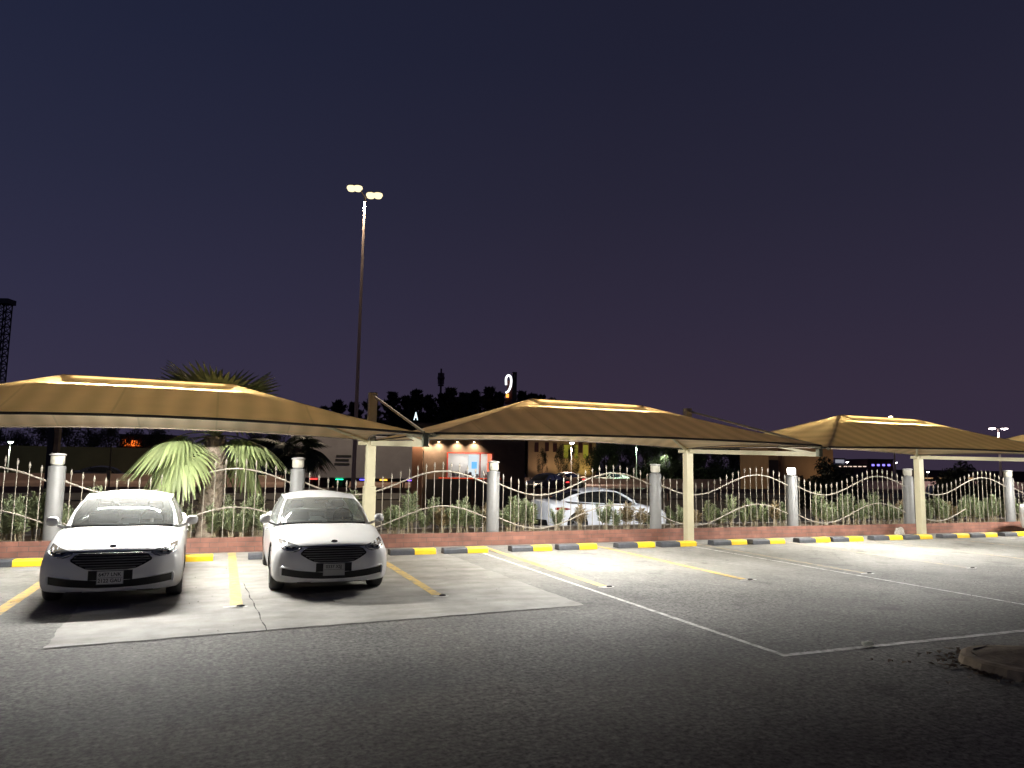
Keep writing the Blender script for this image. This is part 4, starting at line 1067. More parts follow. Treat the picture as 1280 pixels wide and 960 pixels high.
stuff(g.build('grit', mat('grit_stone', (.25, .235, .21), .9)))

# ------------------------------------------------------------------ beyond the fence: kiosk
KD = 37.0
kx, ky = far(585, KD)
kio = thing('drive_kiosk', 'dark brown slatted kiosk with lit service window and four wall lights', 'kiosk', (kx, ky, -.2), FACE+R(4))
def kx_(x): return (x-585)*KD/FPX
def kz(y, x=585): return zat(x, y, KD)+.2
W0, W1 = kx_(517), kx_(656); ZT = 4.05
wx0, wx1, wz0, wz1 = kx_(559), kx_(616), kz(597), kz(567)
clad = mat('kiosk_cladding', (.12, .075, .05), .7, noise=(4, .2))
g = MB()
g.box(W0+.5, wx0, 0, .18, 0, ZT); g.box(wx1, W1, 0, .18, 0, ZT); g.box(wx0, wx1, 0, .18, 0, wz0); g.box(wx0, wx1, 0, .18, wz1, ZT)
g.box(W0+.5, W0+.65, .18, 3.2, 0, ZT); g.box(W1-.15, W1, .18, 3.2, 0, ZT); g.box(W0+.65, W1-.15, 3.05, 3.2, 0, ZT)
for i in range(26):
    z = .15+i*.15
    for a, b in ((wx1+.35, W1),):
        g.box(a, b+.02, -.03, -.001, z, z+.10)
g.build('wall', clad, kio)
g = MB(); g.box(W0-.1, W1+.15, -.25, 3.3, ZT, ZT+.14); g.build('roof', mat('kiosk_roof', (.04, .03, .03), .7), kio)
g = MB(); g.box(W0+.65, W1-.15, .2, 3.0, .3, .4); g.build('floor', clad, kio)
# copper pylon at the left
g = MB(); g.box(W0-.05, W0+.46, -.28, .3, 0, ZT-.25); g.build('copper_pylon', mat('copper_cladding', (.30, .175, .115), .45, .3), kio)
# window: frame, bright interior wall, counter things
frm = mat('red_frame', (.45, .05, .03), .4)
wf = MB(); fw = .06
for x0, x1, z0, z1 in ((wx0-.02, wx1+.02, wz1, wz1+fw), (wx0-.4, wx1+.4, wz0-fw, wz0), (wx0-.02, wx0+fw-.02, wz0, wz1), (wx1-fw+.02, wx1+.02, wz0, wz1), (kx_(600)-.03, kx_(600)+.03, wz0, wz1)): wf.box(x0, x1, -.05, .1, z0, z1)
wo = wf.build('service_window', frm, kio)
g = MB(); g.box(wx0, wx1, 1.6, 1.65, wz0-.3, wz1+.2); g.build('inner_wall', mat('inner_wall', (.75, .75, .74), .6), kio)
g = MB(); q = random.Random(8)
for i in range(26):
    x = q.uniform(wx0+.05, wx1-.1); h = q.uniform(.08, .36); g.box(x, x+q.uniform(.04, .14), .5, .65, wz0+.02, wz0+h)
g.build('counter_goods', mat('counter_goods', (.28, .26, .27), .5), wo)
g = MB(); g.box(kx_(586), kx_(599), 1.5, 1.56, wz0, wz1-.05); g.build('fridge', emat('fridge_glow', (.85, .95, 1), .9), wo)
g = MB(); g.box(kx_(590), kx_(597), 1.42, 1.47, kz(586), kz(577)); g.build('menu_screen', emat('menu_screen', (.15, .45, .9), 1.3), wo)
g = MB(); g.box(wx0+.1, wx1-.1, .9, 1.1, wz1+.02, wz1+.06); g.build('inner_lamp', emat('inner_lamp', (1, .95, .87), 17), kio)
g = MB(); g.box(kx_(609), kx_(614), -.02, .02, wz0, wz1); g.build('red_light_strip', emat('red_light_strip', (1, .16, .08), 1.8), wo)
g = MB(); g.box(wx0-.4, wx1+.4, -.10, -.055, wz0-.055, wz0-.02); g.build('sill_light_strip', emat('sill_light_strip', (1, .12, .05), .8), wo)
g = MB(); g.box(W0+.65, kx_(590), -.12, -.002, .05, wz0-.1); g.box(kx_(593), kx_(640), -.16, -.002, .05, wz0-.18); g.build('dark_counter', mat('dark_counter', (.02, .018, .018), .4), kio)
for x in (533, 548, 571, 592):
    X = kx_(x); Z = kz(551, x)
    g = MB(); g.tube([(X, -.02, Z), (X, -.12, Z), (X, -.12, Z-.05)], .03, 8); o = g.build('wall_light', mat('fitting_black', (.03, .03, .03), .5), kio)
    g = MB(); g.lathe([(.001, 0), (.035, 0), (.04, .02)], (X, -.12, Z-.075), 10); g.build('bulb', emat('warm_bulb', (1, .75, .42), 30), o)
    L = bpy.data.lights.new('wall_spot', 'SPOT'); L.energy = 150; L.color = (1, .82, .58); L.spot_size = R(118); L.spot_blend = .9; L.shadow_soft_size = .03
    lo = link('wall_spot', L, o, (X, -.30, Z-.06)); lo.rotation_euler = (R(26), 0, 0)
L = bpy.data.lights.new('pylon_spot', 'SPOT'); L.energy = 170; L.color = (1, .64, .40); L.spot_size = R(80); L.spot_blend = .8; L.shadow_soft_size = .05
pl_ = MB(); pl_.box(W0+.05, W0+.36, -.42, -.30, ZT-.45, ZT-.38); plo = pl_.build('pylon_light', emat('pylon_light', (1, .7, .4), 6), kio)
lo = link('pylon_spot', L, plo, (W0+.2, -.5, ZT-.5)); lo.rotation_euler = (R(18), 0, 0)
# lit letter on the kiosk roof
lt = thing('roof_letter', 'small lit white letter A standing on the kiosk roof', 'sign', (*far(518, KD), ZT-.06), FACE)
text_mesh('A', .55, emat('sign_white', (.75, .92, 1), 1.6), 'letter', lt, (0, 0, .33), (PI/2, 0, 0), .015, .55)
g = MB(); g.box(-.2, .2, -.03, .03, -.02, .04); g.build('letter_base', BLACKP, lt)

# totem with white hook
TD = 38.0; tx, ty = far(636, TD)
tot = thing('totem_sign', 'tall black totem with a glowing white hook shaped mark above the trees', 'sign', (tx, ty, -.2), FACE)
def tX(x): return (x-636)*TD/FPX
def tZ(y): return zat(636, y, TD)+.2
g = MB(); g.box(tX(638.7), tX(644.5), -.12, .12, 0, tZ(463.5)); g.build('slab', mat('totem_black', (.02, .022, .024), .5), tot)
hk = [(631.0, 480), (630.8, 472), (633, 468), (636.0, 468.8), (637.4, 474), (636.6, 482), (633.8, 488), (630.6, 490)]
g = MB(); pts = catmull([(tX(a), -.02, tZ(b)) for a, b in hk], 6); g.tube(pts, .052, 8); g.build('glowing_mark', emat('mark_white', (.95, .98, 1), 2), tot)
g = MB(); g.box(tX(631), tX(634.6), -.06, .06, tZ(496), tZ(491.5)); g.build('orange_panel', emat('orange_panel', (1, .35, .06), 2.2), tot)
g = MB(); g.box(tX(629.5), tX(638.6), -.03, .05, tZ(505), tZ(498)); g.box(tX(632), tX(638.8), .02, .05, tZ(498), tZ(474)); g.build('mark_bracket', mat('totem_red', (.08, .02, .02), .6), tot)

# box trailer with coloured marker lamps
RD = 60.0
r0 = far(383, RD); r1 = far(519, RD)
dx, dy = r1[0]-r0[0], r1[1]-r0[1]; ln = math.hypot(dx, dy); hd = math.atan2(dy, dx)
tr = thing('box_trailer', 'grey box trailer with three dark vents and coloured marker lamps along its underside', 'trailer', (r0[0], r0[1], -.16), hd)
zb_ = zat(450, 598, RD)+.16; zt_ = zat(450, 545, RD)+.16
g = MB(); g.bbox(-1.4, ln, 0, 2.5, zb_, zt_, .05)
g.build('box', mat('trailer_grey', (.36, .34, .36), .55, noise=(.8, .12)), tr)
for y, xa, xb in ((570, 420, 439), (575, 419, 436), (580, 418, 437)):
    g = MB()
    for x in (xa,):
        g.box((x-383)/136*ln, (xb-383)/136*ln, -.02, -.001, zat(430, y+1.2, RD)+.16, zat(430, y-1.2, RD)+.16)
    g.build('vent', mat('vent_dark', (.03, .03, .03), .6), tr)
g = MB(); g.box(-1.3, ln-.2, .15, 2.35, zb_-.25, zb_-.003); g.build('chassis', BLACKP, tr)
for x, c in ((393, (1, .06, .05)), (425, (.02, .9, .38)), (455, (.12, .10, 1)), (480, (1, .45, .05)), (515, (.25, .1, 1))):
    X = (x-383)/136*ln; g = MB(); g.box(X-.30, X+.30, -.03, .05, zb_-.14, zb_-.06)
    g.build('marker_lamp', emat('marker_%d' % x, c, 3.5), tr)
for x in (1.2, 2.5, 3.8):
    for y in (.35, 2.15):
        g = MB(); g.lathe([(.001, -.14), (.3, -.15), (.48, -.12), (.5, 0), (.48, .12), (.3, .15), (.001, .14)], (0, 0, 0), 22, 'x')
        o = g.build('wheel', RUBBER, tr, (x-1.2, y, .5)); o.rotation_euler = (0, 0, PI/2)
g = MB(); g.box(ln-1.2, ln-1.1, .4, .55, .02, zb_-.25); g.box(ln-1.2, ln-1.1, 1.95, 2.1, .02, zb_-.25); g.build('landing_leg', BLACKP, tr)

# ------------------------------------------------------------------ highway furniture
bar_m = mat('barrier_concrete', (.36, .245, .205), .9, noise=(.7, .2))
g = MB(); prof = [(0, -.2), (.06, .05), (.2, .25), (.26, .82), (.40, .82), (.46, .25), (.6, .05), (.66, -.2)]
vs = [(x, 67+y, z) for x in (-200, 700) for y, z in prof]; n = len(prof)
g.add(vs, [(i, i+n, i+1+n, i+1) for i in range(n-1)]+[tuple(range(n)), tuple(range(2*n-1, n-1, -1))], False)
tag(g.build('road_barrier', bar_m), 'long low concrete barrier along the highway behind the railing', 'barrier')
g = thing('guard_rail', 'thin steel guard rail on posts between the service road and the highway', 'guard rail', (0, 42, -.22))
h = MB(); h.box(-120, 380, -.03, .03, .50, .80); h.build('rail_beam', mat('guard_steel', (.24, .17, .14), .6, .3), g)
h = MB()
for i in range(100): h.box(-100+i*4, -99.88+i*4, .032, .15, 0, .78)
h.build('rail_posts', mat('guard_steel'), g)
bx, by = far(-60, 78); bx2, by2 = far(262, 84)
hd = math.atan2(by2-by, bx2-bx); ln = math.hypot(bx2-bx, by2-by)
g = MB(); g.box(0, ln, 0, .3, -.2, 3.3)
o = g.build('boundary_wall', mat('olive_wall', (.075, .07, .042), .9, noise=(.5, .2)), None, (bx, by, 0), hd); tag(o, 'long olive boundary wall across the road at the left', 'wall')

def pole_lamp(name, label, x, ytop, D, heads, c, es, r_=.07, power=0, cat='street lamp', arms=.8, group='street lamps beyond the fence', size=.22, polem=None):
    X, Y = far(x, D); zt = zat(x, ytop, D)+.2
    t = thing(name, label, cat, (X, Y, -.2), FACE, group)
    g = MB(); g.tube([(0, 0, 0), (0, 0, zt*.5), (0, 0, zt)], [r_*1.4, r_*1.1, r_*.8], 10); g.build('pole', polem or mat('pole_steel', (.30, .25, .22), .5), t)
    for s in heads:
        g = MB(); g.tube([(0, 0, zt-.1), (s*.5, 0, zt+.05), (s, 0, zt+.05)], r_*.5, 6); g.build('arm', MC['pole_steel'] if 'pole_steel' in MC else polem, t)
        g = MB(); g.bbox(s-size, s+size, -size*.7, size*.7, zt-.02, zt+.10, .03); lo = g.build('lamp_head', mat('lamp_shell', (.2, .2, .2), .5), t)
        g = MB(); g.lathe([(.001, -.18), (size*.6, -.13), (size*.85, -.02)], (s, 0, zt-.0), 12); g.build('lamp_glass', emat('lampglow_%d_%d' % (x, int(ytop)), c, es), lo)
    if power:
        L = bpy.data.lights.new('lamp_light', 'SPOT'); L.energy = power; L.color = c; L.spot_size = R(150); L.spot_blend = .5; L.shadow_soft_size = .4
        link('lamp_light', L, t, (0, 0, zt-.5))
    return t
mat('pole_steel', (.30, .25, .22), .5)
# the tall twin lamp in the sky
D_ = 55.0; X, Y = far(442.5, D_)
TL = thing('tall_street_lamp', 'very tall street lamp with two glowing pairs of heads against the dusk sky', 'street lamp', (X, Y, -.2), FACE)
zt = zat(455, 233, D_)+.2; lean = 0.15
g = MB(); g.tube([(0, 0, 0), (.02, 0, zt*.4), (.05, 0, zt)], [.17, .13, .085], 12); g.build('pole', mat('tall_pole', (.42, .33, .30), .5), TL)
for s, xs in ((-1, (-18, -9.5)), (1, (7.5, 17))):
    z1 = zt+(.85 if s < 0 else .30)
    g = MB(); g.tube([(.05, 0, zt-.05), (.05+s*.5, 0, z1), (.05+s*1.25, 0, z1+.02)], .05, 8); g.build('arm', MC['tall_pole'], TL)
    for xx in xs:
        hx_ = .05+xx*D_/FPX; g = MB(); g.bbox(hx_-.19, hx_+.19, -.2, .2, z1+.01, z1+.15, .04); ho = g.build('lamp_head', mat('lamp_shell', (.2, .2, .2), .5), TL)
        g = MB(); g.lathe([(.001, -.40), (.25, -.33), (.36, -.12), (.33, .0)], (hx_, 0, z1), 16); g.build('lamp_glass', emat('tall_lamp_glow', (1, .84, .50), 1.55), ho)
L = bpy.data.lights.new('tall_lamp_light', 'SPOT'); L.energy = 18000; L.color = (1, .80, .55); L.spot_size = R(155); L.spot_blend = .4; L.shadow_soft_size = .5
link('tall_lamp_light', L, TL, (0, 0, zt-.35))

pole_lamp('street_lamp', 'distant lamp head glowing above the third canopy ridge', 1119, 520, 110, (-.35,), (1, .85, .6), 30, .09, 4000, size=.3)
pole_lamp('street_lamp', 'distant T shaped lamp glowing pinkish right of the third canopy', 1251, 535, 90, (-.75, .75), (1, .82, .85), 22, .12, 6000, size=.45)
pole_lamp('street_lamp', 'small round white lamp shining over the lit hotel front', 714, 553, 75, (0.05,), (1, .9, .75), 35, .05, 4500, size=.28)
pole_lamp('street_lamp', 'small greenish lamp just under the middle canopy edge', 795.5, 553.5, 80, (0.05,), (.55, 1, .72), 35, .05, 5000, size=.28)
pole_lamp('street_lamp', 'tiny white lamp left of the second canopy post', 832, 563, 100, (0.05,), (1, .95, .9), 25, .05, 3000, size=.18)
pole_lamp('street_lamp', 'small greenish white lamp at the far left under the canopy', 11, 552, 72, (0.05,), (.75, 1, .85), 35, .05, 4000, size=.26)
pole_lamp('street_lamp', 'tiny white lamp among dark fronds left of the trailer', 376, 557, 70, (0.05,), (1, 1, 1), 25, .04, 0, size=.13)
pole_lamp('street_lamp', 'tiny lamp beside the pale billboard on the horizon', 1059, 577.5, 180, (0.1,), (1, 1, 1), 25, .08, 0, size=.35)
pole_lamp('street_lamp', 'tiny lamp right of the red hall on the horizon', 1120, 578, 180, (0.1,), (1, 1, .95), 25, .08, 0, size=.35)
pole_lamp('street_lamp', 'tiny bluish lamp right of the third canopy post', 1159, 589.5, 120, (0.1,), (1, 1, 1), 25, .05, 0, size=.24)

# square dark pole with tan upper half, slim marker post
X, Y = far(66, 24); t = thing('sign_pole', 'thick dark pole with tan upper half behind the leftmost fence column', 'pole', (X, Y, -.2), FACE)
g = MB(); g.box(-.16, .02, -.1, .1, 0, 4.0); g.build('dark_half', mat('pole_dark', (.02, .022, .03), .5), t)
g = MB(); g.box(.021, .17, -.07, .07, 1.9, 3.95); g.build('tan_half', mat('pole_tan', (.30, .21, .13), .7, noise=(5, .3)), t)
X, Y = far(138, 40); t = thing('marker_post', 'slim leaning marker post with a yellowish plate across the service road', 'post', (X, Y, -.2), FACE)
g = MB(); g.tube([(0.03, 0, 0), (.0, 0, 3.0)], .035, 8); g.build('stake', mat('stake', (.06, .05, .04), .8), t)
g = MB(); g.box(-.12, .1, -.06, -.037, 1.05, 1.55); g.build('plate', mat('marker_plate', (.40, .32, .18), .7), t)

# ------------------------------------------------------------------ trees far off
def leafcloud(seed, h, r_, kind, n, leaf):
    q = random.Random(seed); g = MB()
    clumps = []
    if kind == 'spire':
        for i in range(170):
            s = q.random()**.9; z = h*(.06+.93*s); rr = r_*(1-s)**.85*q.uniform(.1, 1); a = q.uniform(0, 6.28); clumps.append((Vector((rr*math.cos(a), rr*math.sin(a), z)), .5*(1-.85*s)+.07))
    elif kind == 'round':
        for i in range(34):
            a = q.uniform(0, 6.28); b = q.uniform(-.5, 1.4); rr = r_*q.uniform(.45, 1); clumps.append((Vector((rr*math.cos(a)*math.cos(b), rr*math.sin(a)*math.cos(b), h*.55+h*.42*math.sin(b)*q.uniform(.7, 1))), r_*.34*q.uniform(.6, 1.2)))
    else:
        for i in range(40):
            a = q.uniform(0, 6.28); rr = r_*math.sqrt(q.random()); clumps.append((Vector((rr*math.cos(a), rr*math.sin(a)*.8, h*q.uniform(.1, 1)*(1-.5*(rr/r_)**2))), r_*.3))
    if kind == 'spire':
        for b_ in range(150):
            s = q.random(); z0 = h*(.03+.93*s); a = q.uniform(0, 6.28); out = r_*(1-s)**.8*q.uniform(.35, 1.12)+.12
            p0 = Vector((0, 0, z0)); p1 = Vector((out*math.cos(a), out*math.sin(a), min(h*1.02, z0+q.uniform(.04, .16)*h*(1-.4*s))))
            for j in range(int(n/150)):
                t_ = q.random()**.6; p = p0.lerp(p1, t_)+Vector((q.gauss(0, .16), q.gauss(0, .16), q.gauss(0, .14)))*(1-.55*s)
                l = q.uniform(.10, .30); d = ((p1-p0).normalized()+Vector((q.gauss(0, .5), q.gauss(0, .5), q.gauss(.3, .5)))).normalized(); e = d.cross(Vector((q.gauss(0, 1), q.gauss(0, 1), q.gauss(0, 1)))).normalized()*l*.28
                g.add([p-d*l, p+e, p+d*l, p-e], [(0, 1, 2, 3)], False)
        n = 0
    for i in range(n):
        c, rad = clumps[q.randrange(len(clumps))]
        d = Vector((q.gauss(0, 1), q.gauss(0, 1), q.gauss(0, 1))).normalized()*rad*q.random()**.4
        p = c+d; l = q.uniform(.5, 1.2)*(.024*h if kind == 'spire' else .028*h if kind != 'bush' else .055*h); a = Vector((q.gauss(0, 1), q.gauss(0, 1), q.gauss(0, 1)+(.8 if kind == 'spire' else 0))).normalized(); b = a.cross(Vector((q.gauss(0, 1), q.gauss(0, 1), q.gauss(0, 1)))).normalized()*l*.4
        g.add([p-a*l, p+b, p+a*l, p-b], [(0, 1, 2, 3)], False)
    tk = MB(); top = h*.7
    tk.tube([(0, 0, 0), (.02*h, 0, top*.5), (0, .01*h, top)], [.025*h, .018*h, .006*h], 8)
    for i in range(6):
        c, rad = clumps[q.randrange(len(clumps))]; z0 = min(c.z*.6, top*.8); tk.tube([(0, 0, z0), ((c.x)*.6, c.y*.6, (z0+c.z)/2), tuple(c)], [.010*h, .007*h, .003*h], 5, False)
    return g.mesh('crown', leaf), tk.mesh('trunk', mat('dark_bark', (.06, .045, .035), .9))
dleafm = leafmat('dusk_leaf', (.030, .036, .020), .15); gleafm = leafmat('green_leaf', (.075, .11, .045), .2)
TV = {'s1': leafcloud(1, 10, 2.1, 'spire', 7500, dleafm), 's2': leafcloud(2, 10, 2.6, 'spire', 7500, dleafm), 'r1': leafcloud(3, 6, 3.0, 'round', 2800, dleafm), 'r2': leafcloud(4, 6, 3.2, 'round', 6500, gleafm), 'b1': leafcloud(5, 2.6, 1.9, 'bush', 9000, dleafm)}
def tree(name, v, x, ytop, D, label, cat='tree', group=None, wide=1.0):
    X, Y = far(x, D); zt = zat(x, ytop, D)+.2; base = {'s': 10.2, 'r': 6.1, 'b': 2.7}[v[0]]
    t = thing(name, label, cat, (X, Y, -.2), rnd.uniform(0, 6.28), group); s = zt/base; t.scale = (s*wide, s*wide, s)
    link('crown', TV[v][0], t); link('trunk', TV[v][1], t); return t
SP = [(402, 508, 88), (420, 500, 92), (441, 503, 96), (462, 497, 90), (487, 490, 86), (505, 495, 95), (518, 487, 88), (534, 494, 92), (551, 492, 90), (563, 485, 86), (577, 491, 94), (592, 488, 90), (611, 484, 86), (622, 490, 95), (651, 489, 92), (664, 492, 96), (676, 494, 92), (690, 498, 95)]
SL = ['dark spire tree at the left end of the row behind the trailer', 'second dark spire tree from the left end of the row', 'dark spire tree beside the foot of the tall lamp pole', 'dark spire tree right of the tall lamp pole', 'dark spire tree left of the first canopy mast head', 'dark spire tree under the first canopy stay', 'tall dark spire tree above the small lit letter',
      'dark spire tree right of the small lit letter', 'dark spire tree below the antenna mast', 'tall pointed spire tree right of the antenna mast', 'second spire tree right of the antenna mast', 'third spire tree right of the antenna mast', 'tallest pointed tree just left of the totem sign', 'spire tree directly behind the totem mark', 'first spire tree right of the totem sign', 'second spire tree right of the totem sign', 'third spire tree right of the totem sign', 'last spire tree poking over the middle canopy peak']
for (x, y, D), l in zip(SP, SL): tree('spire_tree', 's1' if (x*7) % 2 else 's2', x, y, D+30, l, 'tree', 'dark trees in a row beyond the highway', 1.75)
LT = [(-14, 531, 92), (18, 540, 95), (44, 528, 98), (84, 530, 94), (108, 536, 98), (134, 530, 94), (166, 538, 100), (196, 534, 96), (345, 536, 92), (318, 540, 96)]
LL = ['dark round tree at the left edge', 'dark round tree behind the small greenish lamp', 'dark round tree left of the tan pole', 'dark round tree right of the tan pole', 'second dark round tree right of the tan pole', 'dark round tree left of the orange sign', 'dark round tree above the orange sign', 'dark round tree behind the palm fronds', 'dark round tree right of the palm', 'low dark round tree just right of the palm trunk']
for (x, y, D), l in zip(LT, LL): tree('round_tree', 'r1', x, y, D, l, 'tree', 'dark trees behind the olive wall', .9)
GT = [(678, 562, 100), (701, 556, 92), (716, 556, 90), (756, 552, 95), (776, 550, 98), (806, 549, 100), (832, 551, 98), (852, 549, 102), (886, 551, 100), (912, 553, 104), (936, 552, 106), (958, 556, 108)]
GL = ['small dark tree before the hotel windows', 'dark tree left of the round white lamp', 'dark tree under the round white lamp', 'green tree right of the hotel', 'green tree left of the greenish lamp', 'green tree right of the greenish lamp', 'green tree at the tiny white lamp', 'dark green tree behind the second canopy post', 'first green tree right of the second canopy post', 'second green tree right of the second canopy post', 'third green tree right of the second canopy post', 'green tree beside the tan tower']
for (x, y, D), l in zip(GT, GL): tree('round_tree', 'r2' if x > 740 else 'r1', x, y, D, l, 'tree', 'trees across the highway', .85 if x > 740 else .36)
tree('dark_bush', 'b1', 1031, 577, 42, 'large black bush in front of the tan tower', 'bush', None, 1.0)
tree('dark_bush', 'b1', 1213, 582, 46, 'large black bush right of the third canopy post', 'bush', None, 1.1)
# clipped hedge
X0, Y0 = far(790, 96); X1, Y1 = far(965, 100); ln = math.hypot(X1-X0, Y1-Y0); q = random.Random(17); g = MB()
for i in range(6000):
    p = Vector((q.uniform(0, ln), q.uniform(0, 2), q.uniform(.0, 2.1+.25*math.sin(i*.01)))); a = Vector((q.gauss(0, 1), q.gauss(0, 1), q.gauss(0, 1))).normalized()*.28; b = a.cross(Vector((q.gauss(0, 1), q.gauss(0, 1), q.gauss(0, 1)))).normalized()*.14
    g.add([p-a, p+b, p+a, p-b], [(0, 1, 2, 3)], False)
o = g.build('hedge', leafmat('hedge_leaf', (.09, .13, .055), .2), None, (X0, Y0, -.2), math.atan2(Y1-Y0, X1-X0)); tag(o, 'long clipped green hedge along the far side of the highway', 'hedge')

# ------------------------------------------------------------------ far buildings
def building(name, label, x0, x1, ytop, D, colr, depth=8, wins=(), lit=None, cat='building', es=0, z_base=-.2):
    A = far((x0+x1)/2, D); wd = (x1-x0)*D/FPX; zt = zat((x0+x1)/2, ytop, D)-z_base
    t = thing(name, label, cat, (A[0], A[1], z_base), FACE)
    g = MB(); g.box(-wd/2, wd/2, 0, depth, 0, zt); g.build('wall', mat(name+'_wall_%d' % x0, colr, .8, noise=(.4, .15)), t)
    g = MB(); g.box(-wd/2-.15, wd/2+.15, -.15, depth+.15, zt, zt+.25); g.build('roof', mat('flat_roof', (.1, .09, .08), .8), t)
    for (a, b, ya, yb, m) in wins:
        xa, xb = (a-(x0+x1)/2)*D/FPX, (b-(x0+x1)/2)*D/FPX; xm = (a+b)/2
        za, zb2 = zat(xm, yb, D)-z_base, zat(xm, ya, D)-z_base
        g = MB(); g.box(xa, xb, -.06, -.002, za, zb2); g.build('window', m, t)
    return t
dw_ = mat('dark_red_window', (.05, .015, .015), .4); yw = emat('yellow_wash', (.75, .68, .08), .30)
hot = building('hotel_building', 'tan hotel front with dark red windows and one yellow lit bay', 660, 745, 548, 110, (.40, .27, .16), 12,
    [(668, 673, 553, 565, dw_), (681, 686, 553, 564, dw_), (691, 696, 554, 565, dw_), (723, 728, 553, 566, dw_), (736, 740, 554, 567, dw_), (704.5, 713, 556, 573, yw), (718, 722, 556, 573, yw), (729, 735, 556, 573, yw)])
for x, e, c in ((676, 230, (1, .72, .48)), (700, 230, (1, .76, .42)), (730, 420, (1, .85, .3))):
    X = (x-702.5)*110/FPX; L = bpy.data.lights.new('facade_light', 'SPOT'); L.energy = e; L.color = c; L.spot_size = R(110); L.spot_blend = .8; L.shadow_soft_size = .2
    g = MB(); g.box(X-.2, X+.2, -2.7, -2.4, 0, .25); o = g.build('facade_lamp', mat('lamp_shell', (.2, .2, .2), .5), hot); lo = link('facade_light', L, o, (X, -2.5, .4)); lo.rotation_euler = (R(150), 0, 0)
tow = building('tan_tower', 'plain tan building lit orange, behind the lit lantern column', 961, 1042, 548, 64, (.34, .21, .11), 8, [(961, 976, 575, 612, mat('tower_dark_strip', (.03, .02, .02), .6)), (973, 977.5, 560, 610, mat('tower_trim', (.16, .08, .05), .7))])  # darker strip along the left edge of the front
L = bpy.data.lights.new('tower_light', 'SPOT'); L.energy = 170; L.color = (1, .74, .48); L.spot_size = R(120); L.spot_blend = .9; L.shadow_soft_size = .2
g = MB(); g.box(1.4, 1.8, -3.4, -3.1, 0, .25); o = g.build('facade_lamp', mat('lamp_shell', (.2, .2, .2), .5), tow); lo = link('tower_light', L, o, (1.6, -3.2, .4)); lo.rotation_euler = (R(140), 0, R(-10))
building('billboard', 'small pale billboard on the horizon right of the tan tower', 1044, 1056, 574, 180, (.75, .75, .78), .5, [(1044.6, 1055.4, 574.6, 578.6, emat('billboard_glow', (.8, .82, .95), .35))], cat='billboard')
building('red_hall', 'low red hall with a row of blue lights on the horizon', 1085, 1117, 575, 180, (.16, .05, .05), 12, [(1090+k*6.6, 1093.2+k*6.6, 580.2, 582.6, emat('blue_sign', (.25, .2, 1), 2.0)) for k in range(4)])
building('far_shed', 'long low dark shed with lit eaves on the horizon', 1047, 1085, 582, 170, (.12, .08, .08), 10, [(1049+k*6, 1053+k*6, 582.6, 583.6, emat('eave_light', (1, .75, .6), 1.2)) for k in range(6)])
building('far_shed', 'low dark block behind the railing at the right', 1150, 1300, 590, 150, (.10, .06, .06), 10, [(1156+k*17, 1166+k*17, 597, 598.5, emat('warm_strip', (1, .6, .3), .5)) for k in range(4)])
os_ = building('roadside_shop', 'dark roadside shop with an orange glowing sign at the left', 148, 206, 545, 100, (.16, .09, .06), 6, [(195, 205, 550, 558, mat('shop_board', (.25, .12, .09), .7))])
q = random.Random(2); g = MB(); D_ = 100
for i in range(8):
    x = 152+i*2.9; X = (x-177)*D_/FPX; z = zat(x, 556.5, D_)+.2; h = q.uniform(.25, .75); g.tube([(X, -.1, z), (X+.08, -.1, z+h)], .08, 6)
g.tube([((151-177)*D_/FPX, -.1, zat(160, 557, D_)+.2), ((175-177)*D_/FPX, -.1, zat(170, 557, D_)+.2)], .07, 6); g.build('glowing_sign', emat('orange_neon', (1, .17, .02), 1.8), os_)

# lattice tower and antenna mast
X, Y = far(-11, 130); t = thing('lattice_tower', 'dark lattice tower cut by the left edge', 'tower', (X, Y, -.2), FACE); zt = zat(0, 376, 130)+.2
g = MB(); W_ = .75; dm = mat('lattice_steel', (.05, .05, .06), .6)
cor = [(-W_, -W_), (W_, -W_), (W_, W_), (-W_, W_)]
for a in cor: g.tube([(a[0], a[1], 0), (a[0], a[1], zt)], .12, 5)
nb = 22
for k in range(nb):
    z0, z1 = zt*k/nb, zt*(k+1)/nb
    for i in range(4):
        a, b = cor[i], cor[(i+1) % 4]; g.tube([(a[0], a[1], z0), (b[0], b[1], z1)], .07, 4); g.tube([(b[0], b[1], z0), (a[0], a[1], z1)], .07, 4); g.tube([(a[0], a[1], z1), (b[0], b[1], z1)], .07, 4)
g.build('lattice', dm, t)
g = MB(); g.box(-W_-.5, W_+.4, -W_-.4, W_+.4, zt, zt+.9); g.build('platform', dm, t)
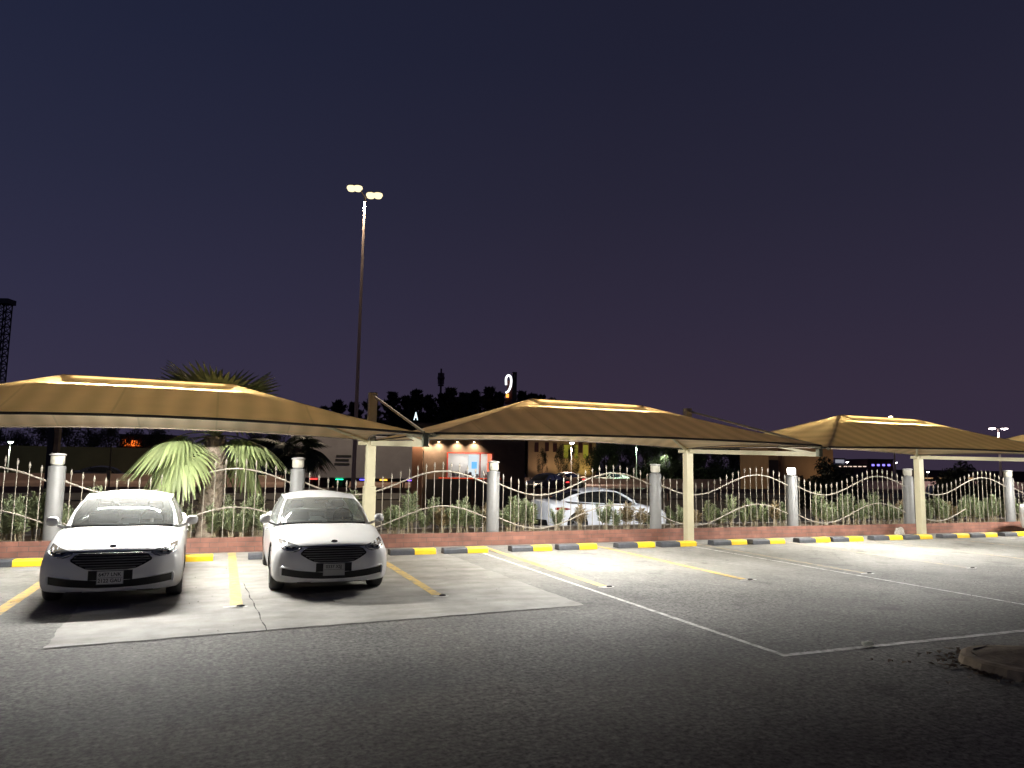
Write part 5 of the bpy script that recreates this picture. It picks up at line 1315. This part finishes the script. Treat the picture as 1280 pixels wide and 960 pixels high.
X, Y = far(548.5, 150); t = thing('antenna_mast', 'thin antenna mast with round platforms above the spire trees', 'mast', (X, Y, -.2), FACE); zt = zat(549, 459, 150)+.2
mm = mat('mast_steel', (.10, .06, .07), .6)
g = MB(); g.tube([(0, 0, 0), (0, 0, zt)], [.35, .18], 8); g.build('pole', mm, t)
g = MB(); g.lathe([(.2, zt-2.2), (.75, zt-2.2), (.75, zt-1.7), (.2, zt-1.7)], n=14); g.lathe([(.2, zt-3.6), (.6, zt-3.6), (.6, zt-3.3), (.2, zt-3.3)], n=14)
for k in range(6): g.box(.55*math.cos(k*1.05)-.1, .55*math.cos(k*1.05)+.1, .55*math.sin(k*1.05)-.1, .55*math.sin(k*1.05)+.1, zt-3.2, zt-.9)
g.build('antenna_platform', mm, t)

# ------------------------------------------------------------------ traffic
beam = emat('headlight_on', (1, .82, .6), 7); tailon = emat('tail_on', (1, .05, .05), 3)
tan_p = mat('tan_car_paint', (.36, .26, .20), .4, coat=.5); blk_p = mat('black_car_paint', (.03, .03, .033), .35, coat=.6); sil_p = mat('silver_car_paint', (.50, .42, .38), .35, coat=.5); blu_p = mat('blue_car_paint', (.06, .09, .20), .35, coat=.5)
def traffic(x, D, rz, label, paint, z=-.16, sc_=1.0):
    X, Y = far(x, D); t = car('E', 'traffic_car', label, (X, Y, z), rz, paint=paint, group='cars on the highway', glass=DGLASS, simple=True, lights=(beam, tailon)); t.scale = (sc_, sc_, sc_*1.12); return t
# rz=-90: nose towards -X (left)
traffic(683, 72, R(-78), 'tan car heading left on the highway right of the kiosk, headlights on', tan_p, -.16, 1.0)
traffic(659, 56, R(-62), 'black car with lit headlights emerging beside the kiosk', blk_p)
traffic(741, 78, R(-80), 'silver car with bright headlights above the fenced-off sedan', sil_p)
traffic(1066, 84, R(75), 'pale car with red tail lights left of the third canopy post', sil_p)
traffic(1236, 52, R(78), 'dark blue car with a red tail light behind the right oleanders', blu_p)
traffic(170, 62, R(80), 'dark car with red tail lights left of the palm', blk_p)
